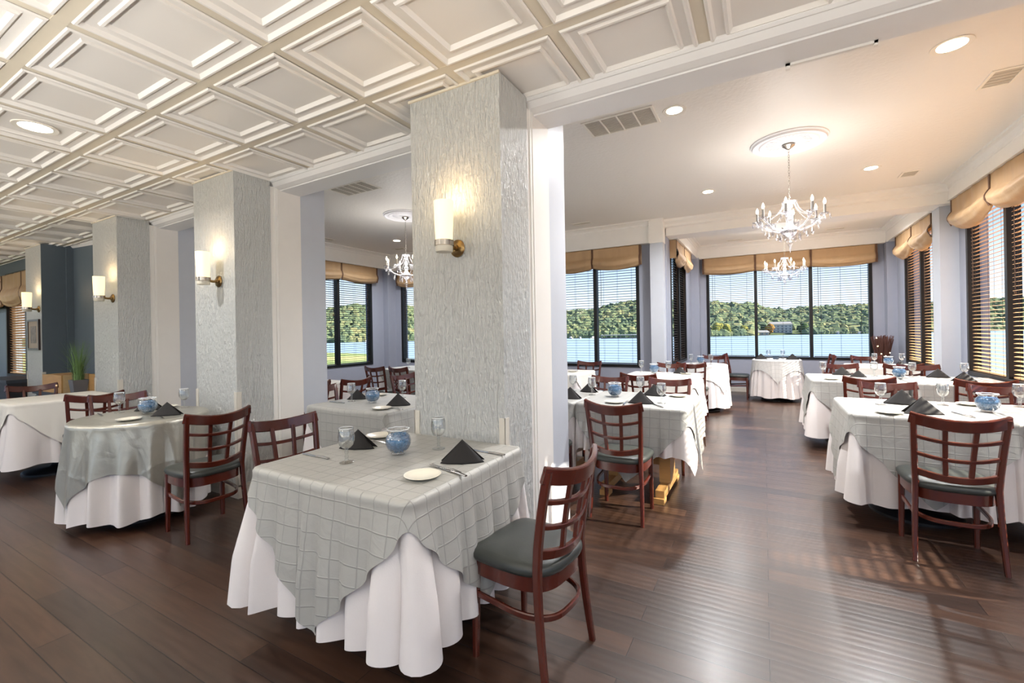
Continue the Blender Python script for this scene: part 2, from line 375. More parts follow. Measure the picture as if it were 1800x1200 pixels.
# ------------------------------------------------------------------ columns and the long header beam
cols = [(-1.91, -1.26, 2.13, 2.46), (-4.645, -3.98, 2.18, 2.51), (-7.27, -6.58, 2.27, 2.59), (-10.14, -9.45, 2.35, 2.66)]
clab = ['nearest tall textured white column, right of the front table', 'second textured white column, behind the satin covered round table', 'third textured white column, beside the potted grass', 'farthest textured column, with the framed picture']
for i, (x0, x1, y0, y1) in enumerate(cols):
    t = thing('column', clab[i], 'column', ((x0 + x1) / 2, (y0 + y1) / 2, 0), kind='structure', group='textured columns with wall lamps')
    w, d = (x1 - x0) / 2, (y1 - y0) / 2
    bm = B(); box(bm, -w, -d, 0, w, d, ZA)
    obj('plaster_shaft', bm, M['plaster'], t)
    bm = B(); box(bm, -w - 0.012, -d - 0.012, 0, w + 0.012, d, 0.10); box(bm, -w - 0.007, -d - 0.007, 0.10, w + 0.007, d, 0.115)
    obj('baseboard', bm, M['base'], t)
    bm = B(); box(bm, -w - 0.01, -d - 0.01, ZA - 0.012, w + 0.004, -d + 0.0, ZA + 0.002)
    obj('cap_strip', bm, M['gridbar'], t)
    bm = B()
    for sx in (-1, 1):
        box(bm, sx * (w + 0.004) - 0.003, -d - 0.006, 0.10, sx * (w + 0.004) + 0.003, -d + 0.035, 0.92)
        box(bm, sx * (w - 0.015) - 0.02, -d - 0.006, 0.10, sx * (w - 0.015) + 0.02, -d - 0.001, 0.92)
    obj('corner_guard', bm, M['base'], t)
    if i == 3:
        bm = B(); box(bm, w, -d, 0, w + 0.006, d + 0.05, ZA); q = obj('side_panel', bm, M['slate'], t); q['label'] = 'slate blue side of the column'
        continue
    ex = 0.0
    bm = B(); box(bm, -w, d, 0, w - 0.012, d + 0.05, 2.80); box(bm, -w, d + 0.05, 0, w - 0.004, d + 0.075, 2.80)
    obj('edge_moulding', bm, M['header'], t)
    bm = B(); box(bm, -w, d + 0.075, 0, w, d + 0.31, 2.80)
    obj('white_jamb', bm, M['white'], t)
    bm = B(); box(bm, -w, d + 0.31, 0, w - 0.003, d + 0.59, ZB)
    obj('grey_pilaster', bm, M['wallgrey2'], t)
path = [(5.0, 2.44), (2.0, 2.46), (-1.26, 2.46), (-3.98, 2.51), (-6.58, 2.59), (-9.44, 2.68)]
PR = [(0.0, 2.86), (0.0, 2.845), (0.012, 2.832), (0.02, 2.832), (0.045, 2.80), (0.085, 2.785), (0.10, 2.785), (0.10, 2.775), (0.31, 2.775), (0.31, ZB + 0.02), (0.15, ZB + 0.02), (0.15, 2.9)]
bm = B(); extrude_poly(bm, PR, [(x, y, 0, 1) for x, y in path])
struct('trim_1', bm, M['white_blue'], label='white crown moulded header beam joining the columns')
bm = B(); box(bm, 0.12, 2.745, 2.762, 0.50, 2.765, 2.776); box(bm, 0.12, 2.745, 2.745, 0.14, 2.765, 2.776); box(bm, 0.485, 2.745, 2.752, 0.50, 2.765, 2.776)
tag(obj('curtain_rail', bm, M['white']), 'short white rail screwed under the header beam', 'rail')

# soffits with a crown on top round the window room
def soffit(name, pts, inner, zlow, label):
    """pts path along the wall plane, inner = normal towards the room"""
    PRF = [(0.0, zlow), (0.15, zlow), (0.15, zlow + 0.018), (0.142, zlow + 0.018), (0.142, ZB - 0.09), (0.15, ZB - 0.085), (0.155, ZB - 0.06), (0.19, ZB - 0.03), (0.225, ZB - 0.022), (0.225, ZB + 0.01), (0, ZB + 0.01)]
    bm = B(); extrude_poly(bm, PRF, pts); return struct(name, bm, M['header'], label=label)
soffit('trim_2', [(XR, 2.7, -1, 0), (XR, 8.02, -1, 0)], None, 3.0, 'white boxed soffit above the near right window')
soffit('trim_3', [(XF, 8.3, -1, 0), (XF, YF, -1, -1)], None, 2.96, 'white boxed soffit above the far right window')
soffit('trim_4', [(XF, YF, -1, -1), (XB, YF, 1, -1)], None, 2.96, 'white boxed soffit above the far window')
soffit('trim_5', [(XB, YF, 1, -1), (XB, 8.1, 1, 0)], None, 2.96, 'white boxed soffit above the narrow alcove window')
soffit('trim_6', [(-1.62, YM, 0, -1), (XL, YM, 1, -1)], None, 2.86, 'white boxed soffit above the middle window wall')
soffit('trim_7', [(XL, YM, 1, -1), (XL, 2.9, 1, 0)], None, 2.90, 'white boxed soffit above the left windows')
bm = B(); extrude_poly(bm, [(0, 2.97), (0, 3.10), (-0.03, 3.12), (-0.03, 3.16), (-0.07, 3.20), (-0.07, 3.25), (0.47, 3.25), (0.47, 3.2), (0.43, 3.16), (0.40, 3.12), (0.40, 2.97)], [(2.25, 7.85, 0, 1), (-1.65, 7.85, 0, 1)])
struct('trim_8', bm, M['header'], label='white cross beam in front of the far bay')
# posts
for nm, a in (('right', (2.06, 8.0, 2.26, 8.3)), ('left', (-1.65, 7.66, -1.44, 8.18))):
    bm = B(); box(bm, a[0], a[1], 0, a[2], a[3], 2.99)
    t = struct('wall_post_' + nm, bm, M['wallgrey2'], label='grey post carrying the cross beam, %s side' % nm)
bm = B(); box(bm, -1.66, 7.64, 2.84, -1.43, 8.2, 3.24); struct('trim_9', bm, M['header'], label='white boxed head of the left post')
for nm, a in (('far_left', (-1.42, 10.72, -1.25, 10.96)), ('far_right', (2.02, 10.74, 2.17, 10.96)), ('middle_left', (-7.75, 7.6, -7.6, 7.85)), ):
    bm = B(); box(bm, a[0], a[1], 0, a[2], a[3], 2.98); struct('wall_pier_' + nm, bm, M['wallgrey'])
# baseboards
def bboard(name, x0, y0, x1, y1):
    bm = B(); box(bm, min(x0, x1), min(y0, y1), 0, max(x0, x1), max(y0, y1), 0.1); struct(name, bm, M['base'])
bboard('baseboard_far', -1.25, YF - 0.015, 2.02, YF); bboard('baseboard_right', XR - 0.015, 2.9, XR, 7.99); bboard('baseboard_right_far', XF - 0.015, 8.31, XF, 10.73)
bboard('baseboard_middle', -7.59, YM - 0.015, -1.66, YM); bboard('baseboard_left', XL, 3.1, XL + 0.015, 7.59); bboard('baseboard_slate', -9.4, 2.685, -7.3, 2.70)

# ------------------------------------------------------------------ windows, blinds, roman shades
WN = [0]
def frame_tf(axis, c, s):
    """local (u along wall, w into the room, z) -> world ; s=+1 if room lies at +axis side"""
    if axis == 'x': return lambda u, w, z: (c + s * w, u, z)
    return lambda u, w, z: (u, c + s * w, z)
def lbox(bm, tf, u0, w0, z0, u1, w1, z1):
    a = tf(u0, w0, z0); b_ = tf(u1, w1, z1)
    box(bm, min(a[0], b_[0]), min(a[1], b_[1]), z0, max(a[0], b_[0]), max(a[1], b_[1]), z1)
BL = {}
def window(axis, c, s, edges, z0, z1, where, blinds=True, dark=False, tilt=0.0, pitch=0.046, shade=None, wands=True):
    tf = frame_tf(axis, c, s); WN[0] += 1
    root = thing('window_%d' % WN[0], 'black framed window, %s' % where, None, kind='structure')
    e0, e1 = edges[0], edges[-1]; f = 0.055
    bm = B()
    lbox(bm, tf, e0, -0.10, z0, e0 + f, 0.012, z1); lbox(bm, tf, e1 - f, -0.10, z0, e1, 0.012, z1)
    lbox(bm, tf, e0 + f, -0.10, z0, e1 - f, 0.012, z0 + 0.05); lbox(bm, tf, e0 + f, -0.10, z1 - 0.05, e1 - f, 0.012, z1)
    obj('window_frame', bm, M['black'], root)
    for e in edges[1:-1]:
        bm = B(); lbox(bm, tf, e - 0.03, -0.10, z0 + 0.05, e + 0.03, 0.012, z1 - 0.05); obj('mullion', bm, M['black'], root)
    for a, b_ in zip(edges, edges[1:]):
        bm = B(); lbox(bm, tf, a + 0.03, -0.09, z0 + 0.04, b_ - 0.03, -0.084, z1 - 0.04); obj('window_pane', bm, M['pane'], root)
    if not blinds: return
    sm = M['slatbacklit'] if dark else M['slat']
    for k, (a, b_) in enumerate(zip(edges, edges[1:])):
        u0, u1 = a + 0.045, b_ - 0.045; wc = -0.045
        ordinal = '' if len(edges) == 2 else ['first', 'second', 'third', 'fourth', 'fifth'][k] + ' section, '
        bl = thing('window_blind', 'open wooden slat blind, %s%s' % (ordinal if len(edges) > 2 else '', where), 'window blind', tf((u0 + u1) / 2, wc, 0), group='wooden window blinds')
        bt, br_, hr, lc = B(), B(), B(), B()
        ctr = tf((u0 + u1) / 2, wc, 0)
        L2 = (u1 - u0) / 2
        ntop = z1 - 0.10; z = z0 + 0.105
        def loc_tf(u, w, zz):
            p = frame_tf(axis, 0, s)(u, w, zz); return p
        def lb(bmx, u0_, w0_, za, u1_, w1_, zb):
            p = loc_tf(u0_, w0_, za); q = loc_tf(u1_, w1_, zb)
            box(bmx, min(p[0], q[0]), min(p[1], q[1]), za, max(p[0], q[0]), max(p[1], q[1]), zb)
        while z < ntop:
            # gently crowned slat, tilted about its long axis
            hw = 0.023
            vs = []
            for uu in (-L2, L2):
                for w_, dz in ((-hw, 0), (0, 0.002), (hw, 0), (hw, -0.0032), (0, -0.0012), (-hw, -0.0032)):
                    ww = w_ * cos(tilt) - dz * sin(tilt); zz = dz * cos(tilt) + w_ * sin(tilt)
                    vs.append(bt.verts.new(loc_tf(uu, ww, z + zz)))
            for i in range(6): bt.faces.new((vs[i], vs[(i + 1) % 6], vs[6 + (i + 1) % 6], vs[6 + i]))
            bt.faces.new(vs[:6][::-1]); bt.faces.new(vs[6:])
            z += pitch
        lb(br_, -L2, -0.024, z0 + 0.058, L2, 0.024, z0 + 0.074)
        lb(hr, -L2, -0.026, z1 - 0.095, L2, 0.026, z1 - 0.052)
        for uu in (-L2 * 0.72, 0, L2 * 0.72) if L2 > 0.3 else (-L2 * 0.6, L2 * 0.6):
            for w_ in (-0.025, 0.025): lb(lc, uu - 0.0012, w_ - 0.0008, z0 + 0.06, uu + 0.0012, w_ + 0.0008, z1 - 0.06)
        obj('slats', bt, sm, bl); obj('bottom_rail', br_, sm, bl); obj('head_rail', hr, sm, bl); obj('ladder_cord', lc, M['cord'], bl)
        if wands:
            wv = B(); p = loc_tf(-L2 * 0.82 * (1 if axis == 'y' else -1), 0.034, 0)
            tube(wv, [(p[0], p[1], z1 - 0.08), (p[0], p[1], 1.75 + 0.1 * (k % 2))], 0.004, 6)
            lathe(wv, [(0, -0.028), (0.009, -0.022), (0.011, 0.0), (0.005, 0.012), (0, 0.014)], 8, (p[0], p[1], 1.72 + 0.1 * (k % 2)))
            obj('pull_cord', wv, M['cord'], bl)
def roman(axis, c, s, edges, ztop, drop, sag, where, off=0.10, over=0.05, bulge=0.07):
    """relaxed swag shade: one fabric panel per bay with brown tapes over the seams"""
    tf = frame_tf(axis, c, s)
    root = thing('window_valance', 'tan fabric valance with sagging lower edge, %s' % where, 'valance', group='tan window valances')
    rnd = random.Random(int(abs(c * 100 + edges[0] * 37)))
    es = list(edges); es[0] -= over; es[-1] += over
    for a, b_ in zip(es, es[1:]):
        bm = B(); NU, NV = 28, 22; grid = []
        ph = [rnd.uniform(0, 6.28) for _ in range(4)]
        for j in range(NV + 1):
            v = j / NV; row = []
            for i in range(NU + 1):
                u = i / NU; sg = sin(pi * u)
                sg = sg ** 0.7 if sg > 0 else 0
                z = ztop - v * (drop + sag * sg)
                # top flat, lower third pillows out and tucks back under
                f = 0.0
                if v > 0.45: f = bulge * sin(pi * min(1, (v - 0.45) / 0.5)) * (0.45 + 0.55 * sg)
                f += 0.012 * sin(v * 38 - 2.2 * sg + ph[0]) * max(0, (v - 0.55)) * 2.2 * (0.3 + sg)
                f += 0.006 * sin(u * 17 + v * 5 + ph[1]) * (1 - abs(2 * u - 1)) + 0.004 * sin(u * 31 + ph[2])
                if v > 0.94: f -= (v - 0.94) * 0.5
                row.append(bm.verts.new(tf(a + 0.004 + (b_ - a - 0.008) * u, off + f, z)))
            grid.append(row)
        for j in range(NV):
            for i in range(NU): bm.faces.new((grid[j][i], grid[j][i + 1], grid[j + 1][i + 1], grid[j + 1][i]))
        # side returns at ends to the wall
        o = obj('fabric_panel', bm, M['shade'], root, smooth=60)
        sol = o.modifiers.new('thick', 'SOLIDIFY'); sol.thickness = 0.004; sol.offset = 0
    for k, e in enumerate(es):
        bm = B(); w = 0.016; pts = []
        for j in range(10):
            v = j / 9; f = bulge * 0.45 * sin(pi * min(1, max(0, (v - 0.45) / 0.5)))
            pts.append(tf(e, off + f + 0.007, ztop - v * drop * 1.01))
        sweep(bm, pts, w * 2, 0.006, side=(0, 1, 0) if axis == 'x' else (1, 0, 0), ch=0.1)
        obj('trim_band', bm, M['band'], root)
        if k in (0, len(es) - 1):
            bm = B(); lbox(bm, tf, e - 0.003, 0.0, ztop - drop * 0.96, e + 0.003, off, ztop); obj('side_return', bm, M['shade'], root)
    bm = B(); lbox(bm, tf, es[0] + 0.01, 0.0, ztop - 0.03, es[-1] - 0.01, off - 0.012, ztop - 0.001); obj('mounting_board', bm, M['shade'], root)
BT = radians(4)
window('x', XR, -1, [3.45, 4.55, 5.62, 6.69, 7.75], SILL + 0.02, HEAD, 'near right wall', tilt=radians(-8))
roman('x', XR, -1, [3.45, 4.55, 5.62, 6.69, 7.75], 2.995, 0.33, 0.12, 'over the near right window', off=0.12, bulge=0.09)
window('x', XF, -1, [8.36, 9.3, 10.2], SILL, HEAD, 'far right wall between post and corner', tilt=radians(-8))
roman('x', XF, -1, [8.38, 9.3, 10.2], 2.955, 0.33, 0.12, 'over the far right window', off=0.11, bulge=0.09)
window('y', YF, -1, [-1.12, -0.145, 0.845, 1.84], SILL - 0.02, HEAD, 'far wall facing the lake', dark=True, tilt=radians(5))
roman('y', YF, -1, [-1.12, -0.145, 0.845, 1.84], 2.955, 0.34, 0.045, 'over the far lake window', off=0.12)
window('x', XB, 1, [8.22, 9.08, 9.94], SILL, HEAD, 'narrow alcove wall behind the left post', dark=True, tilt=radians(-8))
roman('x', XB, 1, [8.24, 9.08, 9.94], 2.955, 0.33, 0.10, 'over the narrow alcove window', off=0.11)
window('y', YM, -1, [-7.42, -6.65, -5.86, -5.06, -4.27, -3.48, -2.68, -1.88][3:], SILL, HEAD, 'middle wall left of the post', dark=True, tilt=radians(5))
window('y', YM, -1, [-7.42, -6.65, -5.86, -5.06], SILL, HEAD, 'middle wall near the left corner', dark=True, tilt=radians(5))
roman('y', YM, -1, [-5.0, -4.27, -3.48, -2.68, -1.88], 2.855, 0.34, 0.06, 'over the window beside the left post', off=0.12)
roman('y', YM, -1, [-7.42, -6.65, -5.86, -5.07], 2.855, 0.34, 0.06, 'in the left corner behind the chandelier', off=0.12, over=0.0)
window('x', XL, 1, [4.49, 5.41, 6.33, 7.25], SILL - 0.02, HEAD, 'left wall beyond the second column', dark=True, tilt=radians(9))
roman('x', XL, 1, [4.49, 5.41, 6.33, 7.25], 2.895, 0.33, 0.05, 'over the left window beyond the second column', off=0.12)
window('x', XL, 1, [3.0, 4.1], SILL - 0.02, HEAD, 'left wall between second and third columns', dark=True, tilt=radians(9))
roman('x', XL, 1, [3.0, 4.1], 2.895, 0.30, 0.12, 'over the left window between two columns', off=0.12, over=0.1)
window('y', 2.62, -1, [-12.42, -11.3, -10.2], SILL, HEAD - 0.25, 'far end of the lounge past the last column', tilt=radians(38))
roman('y', 2.62, -1, [-13.4, -12.1, -11.0, -10.2], 2.58, 0.52, 0.06, 'over the lounge window past the last column', off=0.12, over=0)

# ------------------------------------------------------------------ chairs
def chair_proto(name):
    t = thing(name, 'x', 'chair')
    W = M['chair']
    def back_y(z):  # rear post centre line
        if z < 0.46: return -0.165 - 0.045 * ((0.46 - z) / 0.46) ** 1.6
        return -0.165 - 0.075 * ((z - 0.46) / 0.425) ** 1.4
    def post_x(z):
        if z < 0.46: return 0.178 + 0.017 * ((0.46 - z) / 0.46)
        return 0.178 + 0.022 * ((z - 0.46) / 0.425)
    def arc(z, x, k=0.045):
        px = post_x(z); return back_y(z) - k * (1 - (x / px) ** 2)
    for s in (-1, 1):
        bm = B(); zs = [0, 0.1, 0.2, 0.3, 0.4, 0.46, 0.55, 0.65, 0.75, 0.83, 0.87]
        sweep(bm, [(s * post_x(z), back_y(z), z) for z in zs], 0.030, 0.036, sc=lambda u: 0.78 + 0.5 * min(u, 0.5) if u < 0.5 else 1.03 - 0.12 * (u - 0.5))
        obj('rear_post', bm, W, t, smooth=40)
        bm = B(); sweep(bm, [(s * 0.182, 0.158, 0), (s * 0.180, 0.155, 0.2), (s * 0.178, 0.152, 0.425)], 0.036, 0.036, sc=lambda u: 0.72 + 0.28 * u)
        obj('front_leg', bm, W, t, smooth=40)
    def dip(z, x, q=0.026):
        px = post_x(z); return z - q * (1 - (x / px) ** 2)
    # top rail
    n = 13; bm = B(); zc = 0.852
    sweep(bm, [(x, arc(zc, x, 0.055), zc + 0.004 - 0.032 * (1 - (x / 0.213) ** 2)) for x in [(-0.213 + 0.426 * i / (n - 1)) for i in range(n)]], 0.068, 0.022, side=(0, -0.18, 1), ch=0.18)
    obj('top_rail', bm, W, t, smooth=40)
    for nm, z, h in (('cross_rail', 0.745, 0.020), ('cross_rail', 0.642, 0.020), ('lower_rail', 0.530, 0.040)):
        bm = B(); px = post_x(z)
        sweep(bm, [(x, arc(z, x), dip(z, x)) for x in [(-px + 2 * px * i / (n - 1)) for i in range(n)]], h, 0.019, side=(0, -0.15, 1), ch=0.15)
        obj(nm, bm, W, t, smooth=40)
    for s in (-1, 1):
        bm = B(); sweep(bm, [(s * (0.055 + 0.012 * (z - 0.53) / 0.3), arc(z, 0.06) + 0.001, z) for z in (0.505, 0.6, 0.7, 0.78, 0.815)], 0.024, 0.018, side=(1, 0, 0), ch=0.15)
        obj('back_slat', bm, W, t, smooth=40)
    # seat: trapezoid front, rounded back
    def seat_outline(k=1.0, n=44):
        pts = []
        for i in range(n):
            a = 2 * pi * i / n
            c, s_ = cos(a), sin(a)
            if s_ >= 0: e = 0.32; hy = 0.185
            else: e = 0.62; hy = 0.215
            hx = 0.212
            x = hx * math.copysign(abs(c) ** e, c); y = hy * math.copysign(abs(s_) ** e, s_)
            if y < 0: x *= 1 - 0.06 * (-y / hy)
            pts.append((x * k, y * k - 0.003))
        return pts
    bm = B(); rings = []
    for k, z in ((0.90, 0.428), (0.985, 0.431), (1.01, 0.444), (1.005, 0.458), (0.965, 0.470), (0.86, 0.479), (0.6, 0.487), (0.3, 0.490)):
        rings.append([bm.verts.new((x, y, z)) for x, y in seat_outline(k)])
    for A, Q in zip(rings, rings[1:]):
        for i in range(len(A)): bm.faces.new((A[i], A[(i + 1) % len(A)], Q[(i + 1) % len(A)], Q[i]))
    bm.faces.new(rings[0][::-1]); bm.faces.new(rings[-1])
    obj('seat_cushion', bm, M['vinyl'], t, smooth=60)
    bm = B(); rings = []
    for k, z in ((0.93, 0.365), (0.93, 0.428), (0.84, 0.428), (0.84, 0.365)):
        rings.append([bm.verts.new((x, y, z)) for x, y in seat_outline(k)])
    rings.append(rings[0])
    for A, Q in zip(rings, rings[1:]):
        for i in range(len(A)): bm.faces.new((A[i], A[(i + 1) % len(A)], Q[(i + 1) % len(A)], Q[i]))
    obj('seat_frame', bm, W, t, smooth=40)
    # bentwood hoop stretcher low down
    hp = []
    for i in range(25):
        a = pi + pi * i / 24
        hp.append((0.178 * math.copysign(abs(cos(a)) ** 0.6, cos(a)), -0.02 + 0.19 * sin(a) * 1.0 - 0.02 * 0, 0.262 - 0.010 * abs(sin(a))))
    hp = [(-0.178, 0.15, 0.272), (-0.179, 0.06, 0.268)] + hp + [(0.179, 0.06, 0.268), (0.178, 0.15, 0.272)]
    bm = B(); tang = lambda i: (0, 0, 1)
    sweep(bm, hp, 0.026, 0.016, side=(0, 0, 1), ch=0.25)
    obj('hoop_stretcher', bm, W, t, smooth=40)
    return t
PROTO = [chair_proto('dining_chair')]
used = [False]
def chair(x, y, deg, label, group):
    if not used[0]:
        o = PROTO[0]; used[0] = True; o.location = (x, y, 0); o.rotation_euler[2] = radians(deg)
        o['label'] = label; o['group'] = group; return o
    return dup(PROTO[0], (x, y, 0), radians(deg), label, group)
GC = 'lattice back dining chairs'
def ch(x, y, deg, lab): chair(x, y, deg, lab, GC)
ch(-0.93, 1.755, 83, 'nearest dark red lattice back chair, right side of the front table')
ch(-2.46, 1.73, -99, 'lattice back chair tucked behind the front table, against the second column')
ch(-3.61, 1.74, 86, 'lattice back chair on the right of the satin covered round table')
ch(-5.15, 1.80, -102, 'lattice back chair tucked on the left of the satin covered round table')
ch(-5.90, 1.82, 78, 'lattice back chair with seat under the bare white table, between it and the round table')
ch(-7.28, 1.75, -97, 'lattice back chair at the far left edge, beyond the bare white table')
ch(-3.79, 2.98, -98, 'lattice back chair at the left side of the table behind the front column')
ch(-4.62, 3.24, 92, 'left one of two chairs facing left at the table by the lake lawn window')
ch(-4.50, 3.74, 87, 'right one of two chairs facing left at the table by the lake lawn window')
ch(-5.52, 5.42, 2, 'dark chair seen in front of the grey pillar between left windows')
ch(-5.02, 5.46, -4, 'dark chair under the left chandelier, right of another dark chair')
ch(-3.86, 4.32, -95, 'lattice back chair just left of the front column, behind the middle table bowl')
ch(-7.12, 3.42, -70, 'dark chair by the lawn window, seen in the gap between second and third columns')
ch(-0.965, 3.40, 0, 'chair with its back to the camera at the middle table, right of the front column')
ch(-1.64, 3.40, 0, 'chair mostly hidden behind the front column, only its seat corner showing')
ch(-1.53, 4.70, 180, 'left one of two chairs on the far side of the middle table')
ch(-0.875, 4.66, 180, 'right one of two chairs on the far side of the middle table')
ch(-1.315, 5.58, 0, 'chair with its back to the camera at the table behind the middle table')
ch(-1.25, 6.93, 180, 'chair on the far side of the table behind the middle table')
ch(-0.98, 7.52, 0, 'chair with its back to the camera at the small table beside the left post')
ch(-0.84, 9.16, 180, 'chair behind the small skirted table in the alcove corner')
ch(-2.60, 7.02, 180, 'black looking chair in front of the middle wall window')
ch(-0.45, 9.95, -92, 'chair seen from the side left of the skirted table under the far window')
ch(0.84, 9.95, 92, 'chair seen edge on right of the skirted table under the far window')
ch(0.955, 3.68, 0, 'large lattice back chair with its back to the camera at the near right table')
ch(0.975, 5.02, 180, 'left chair on the far side of the near right table')
ch(1.72, 5.02, 180, 'chair on the far side of the near right table, at the right picture edge')
ch(0.915, 5.93, 0, 'left chair with its back to the camera at the second right table')
ch(1.77, 5.95, 0, 'right chair with its back to the camera at the second right table')
ch(0.91, 7.42, 180, 'left chair on the far side of the second right table')
ch(1.74, 7.42, 180, 'right chair on the far side of the second right table')
ch(1.62, 8.02, 0, 'chair with its back to the camera at the small corner table by the twigs')
ch(1.52, 9.46, 180, 'chair behind the small corner table, in front of the twigs')

# ------------------------------------------------------------------ tables and cloths
TOP = 0.775
def rrect(hx, hy, rc, n):
    """points (x,y,nx,ny,corner) evenly along a rounded rectangle"""
    segs = []; L = []
    q = [(hx - rc, -(hy - rc), 0 - pi / 2), (hx - rc, hy - rc, 0), (-(hx - rc), hy - rc, pi / 2), (-(hx - rc), -(hy - rc), pi)]
    pts = []
    per = 4 * (hx - rc) + 4 * (hy - rc) + 2 * pi * rc
    sides = [2 * (hy - rc), 2 * (hx - rc), 2 * (hy - rc), 2 * (hx - rc)]
    for k in range(n):
        s = per * k / n
        for c in range(4):
            al = pi / 2 * rc
            cx, cy, a0 = q[c]
            if s < al or (rc == 0 and s == 0):
                a = a0 + (s / rc if rc else 0); pts.append((cx + rc * cos(a), cy + rc * sin(a), cos(a), sin(a))); break
            s -= al
            if s < sides[c]:
                a = a0 + pi / 2; dx, dy = -sin(a), cos(a)
                bx_, by_ = cx + rc * cos(a), cy + rc * sin(a)
                pts.append((bx_ + dx * s, by_ + dy * s, cos(a), sin(a))); break
            s -= sides[c]
        else: pts.append((q[0][0], q[0][1] - rc, 0, -1))
    return pts, per
def square_drop(a, phi, maxd=9):
    es = [(cos(phi + k * pi / 2), sin(phi + k * pi / 2)) for k in range(4)]
    def f(x, y, nx, ny):
        d = maxd
        for ex, ey in es:
            ne = nx * ex + ny * ey; be = x * ex + y * ey
            if ne > 1e-3: d = min(d, (a - be) / ne)
            elif be > a: d = 0
        return max(d, 0.012)
    return f
def round_drop(R):
    def f(x, y, nx, ny):
        b_ = x * nx + y * ny; c = x * x + y * y - R * R; return -b_ + sqrt(max(b_ * b_ - c, 0))
    return f
def cloth_obj(name, hx, hy, rc, drop, m, loc, rz, seed, folds, amp, flare, cflare, top, env=0.0, off=0.0, n=420, rows=22, hemwave=0.0, calm=None, maxz=None):
    rnd = random.Random(seed); pts, per = rrect(hx, hy, rc, n)
    # fold wave: irregular cosine phases shared by under and over cloth with same seed
    nf = folds; ks = sorted(rnd.uniform(-0.33, 0.33) + k for k in range(nf)); am = [rnd.uniform(0.55, 1.25) for _ in range(nf)]
    def wave(s):
        u = s * nf; i = int(u) % nf; fu = u - int(u)
        # position relative to jittered knots
        a0 = ks[i] if ks[i] <= u else ks[i - 1] - (nf if i == 0 else 0)
        lo = None
        for j in (-2, -1, 0, 1):
            kk = i + j; kv = ks[kk % nf] + nf * (kk // nf); kn = ks[(kk + 1) % nf] + nf * ((kk + 1) // nf)
            if kv <= u < kn:
                t = (u - kv) / (kn - kv); A = am[kk % nf]
                w = 0.5 - 0.5 * cos(2 * pi * t); return (2 * w ** 0.8 - 1) * A
        return 0
    bm = B(); uvl = bm.loops.layers.uv.new('UVMap'); uvs = {}
    zt = top + off
    # top surface as concentric rings
    fr = [0.0, 0.3, 0.6, 0.85, 0.97, 1.0]
    cen = bm.verts.new((0, 0, zt)); uvs[cen] = (0, 0); prev = None; rings = []
    ph1, ph2 = rnd.uniform(0, 6), rnd.uniform(0, 6)
    for f in fr[1:]:
        ring = []
        for x, y, nx, ny in pts:
            v = bm.verts.new((x * f, y * f, zt)); uvs[v] = (x * f, y * f); ring.append(v)
        rings.append(ring)
    for r in range(1, rows + 1):
        v_ = (r / rows); v_ = v_ ** 1.15
        ring = []
        for k, (x, y, nx, ny) in enumerate(pts):
            s = k / n; dm = drop(x, y, nx, ny)
            dm *= 1 + hemwave * sin(s * 2 * pi * 7 + ph1)
            d = dm * v_
            cd = min(hypot(abs(x) - hx, abs(y) - hy), 0.6); cf = math.exp(-(cd / 0.13) ** 2) if rc < min(hx, hy) * 0.7 else 0
            dd = max(0, d - 0.05); g = min(1, dd / 0.35)
            w = wave(s); w = (1 - env) * w + env
            cl = calm(nx, ny) if calm else 1
            a = amp * g * (1 + 0.9 * cf) * cl
            e = 0.010 * min(1, d / 0.02) + off + (flare + cflare * cf) * dd * cl + a * w
            # round over the edge
            zdrop = d - 0.004 if d > 0.02 else d * 0.8
            slope = (flare + cflare * cf) * cl
            z = zt - zdrop / sqrt(1 + slope * slope)
            if maxz is not None: z = max(z, maxz + 0.006 * w)
            ts = a * 0.35 * sin(2 * pi * s * nf + ph2) * (1 if cl > 0.5 else 0)
            vx = x + nx * e - ny * ts; vy = y + ny * e + nx * ts
            v = bm.verts.new((vx, vy, z)); uvs[v] = (x + nx * d, y + ny * d); ring.append(v)
        rings.append(ring)
    for k in range(n): bm.faces.new((cen, rings[0][k], rings[0][(k + 1) % n]))
    for A, Q in zip(rings, rings[1:]):
        for k in range(n): bm.faces.new((A[k], Q[k], Q[(k + 1) % n], A[(k + 1) % n]))
    for f in bm.faces:
        for l in f.loops: l[uvl].uv = uvs[l.vert]
    o = obj(name, bm, m, None, smooth=70, loc=loc, rz=rz, recalc=True)
    return o
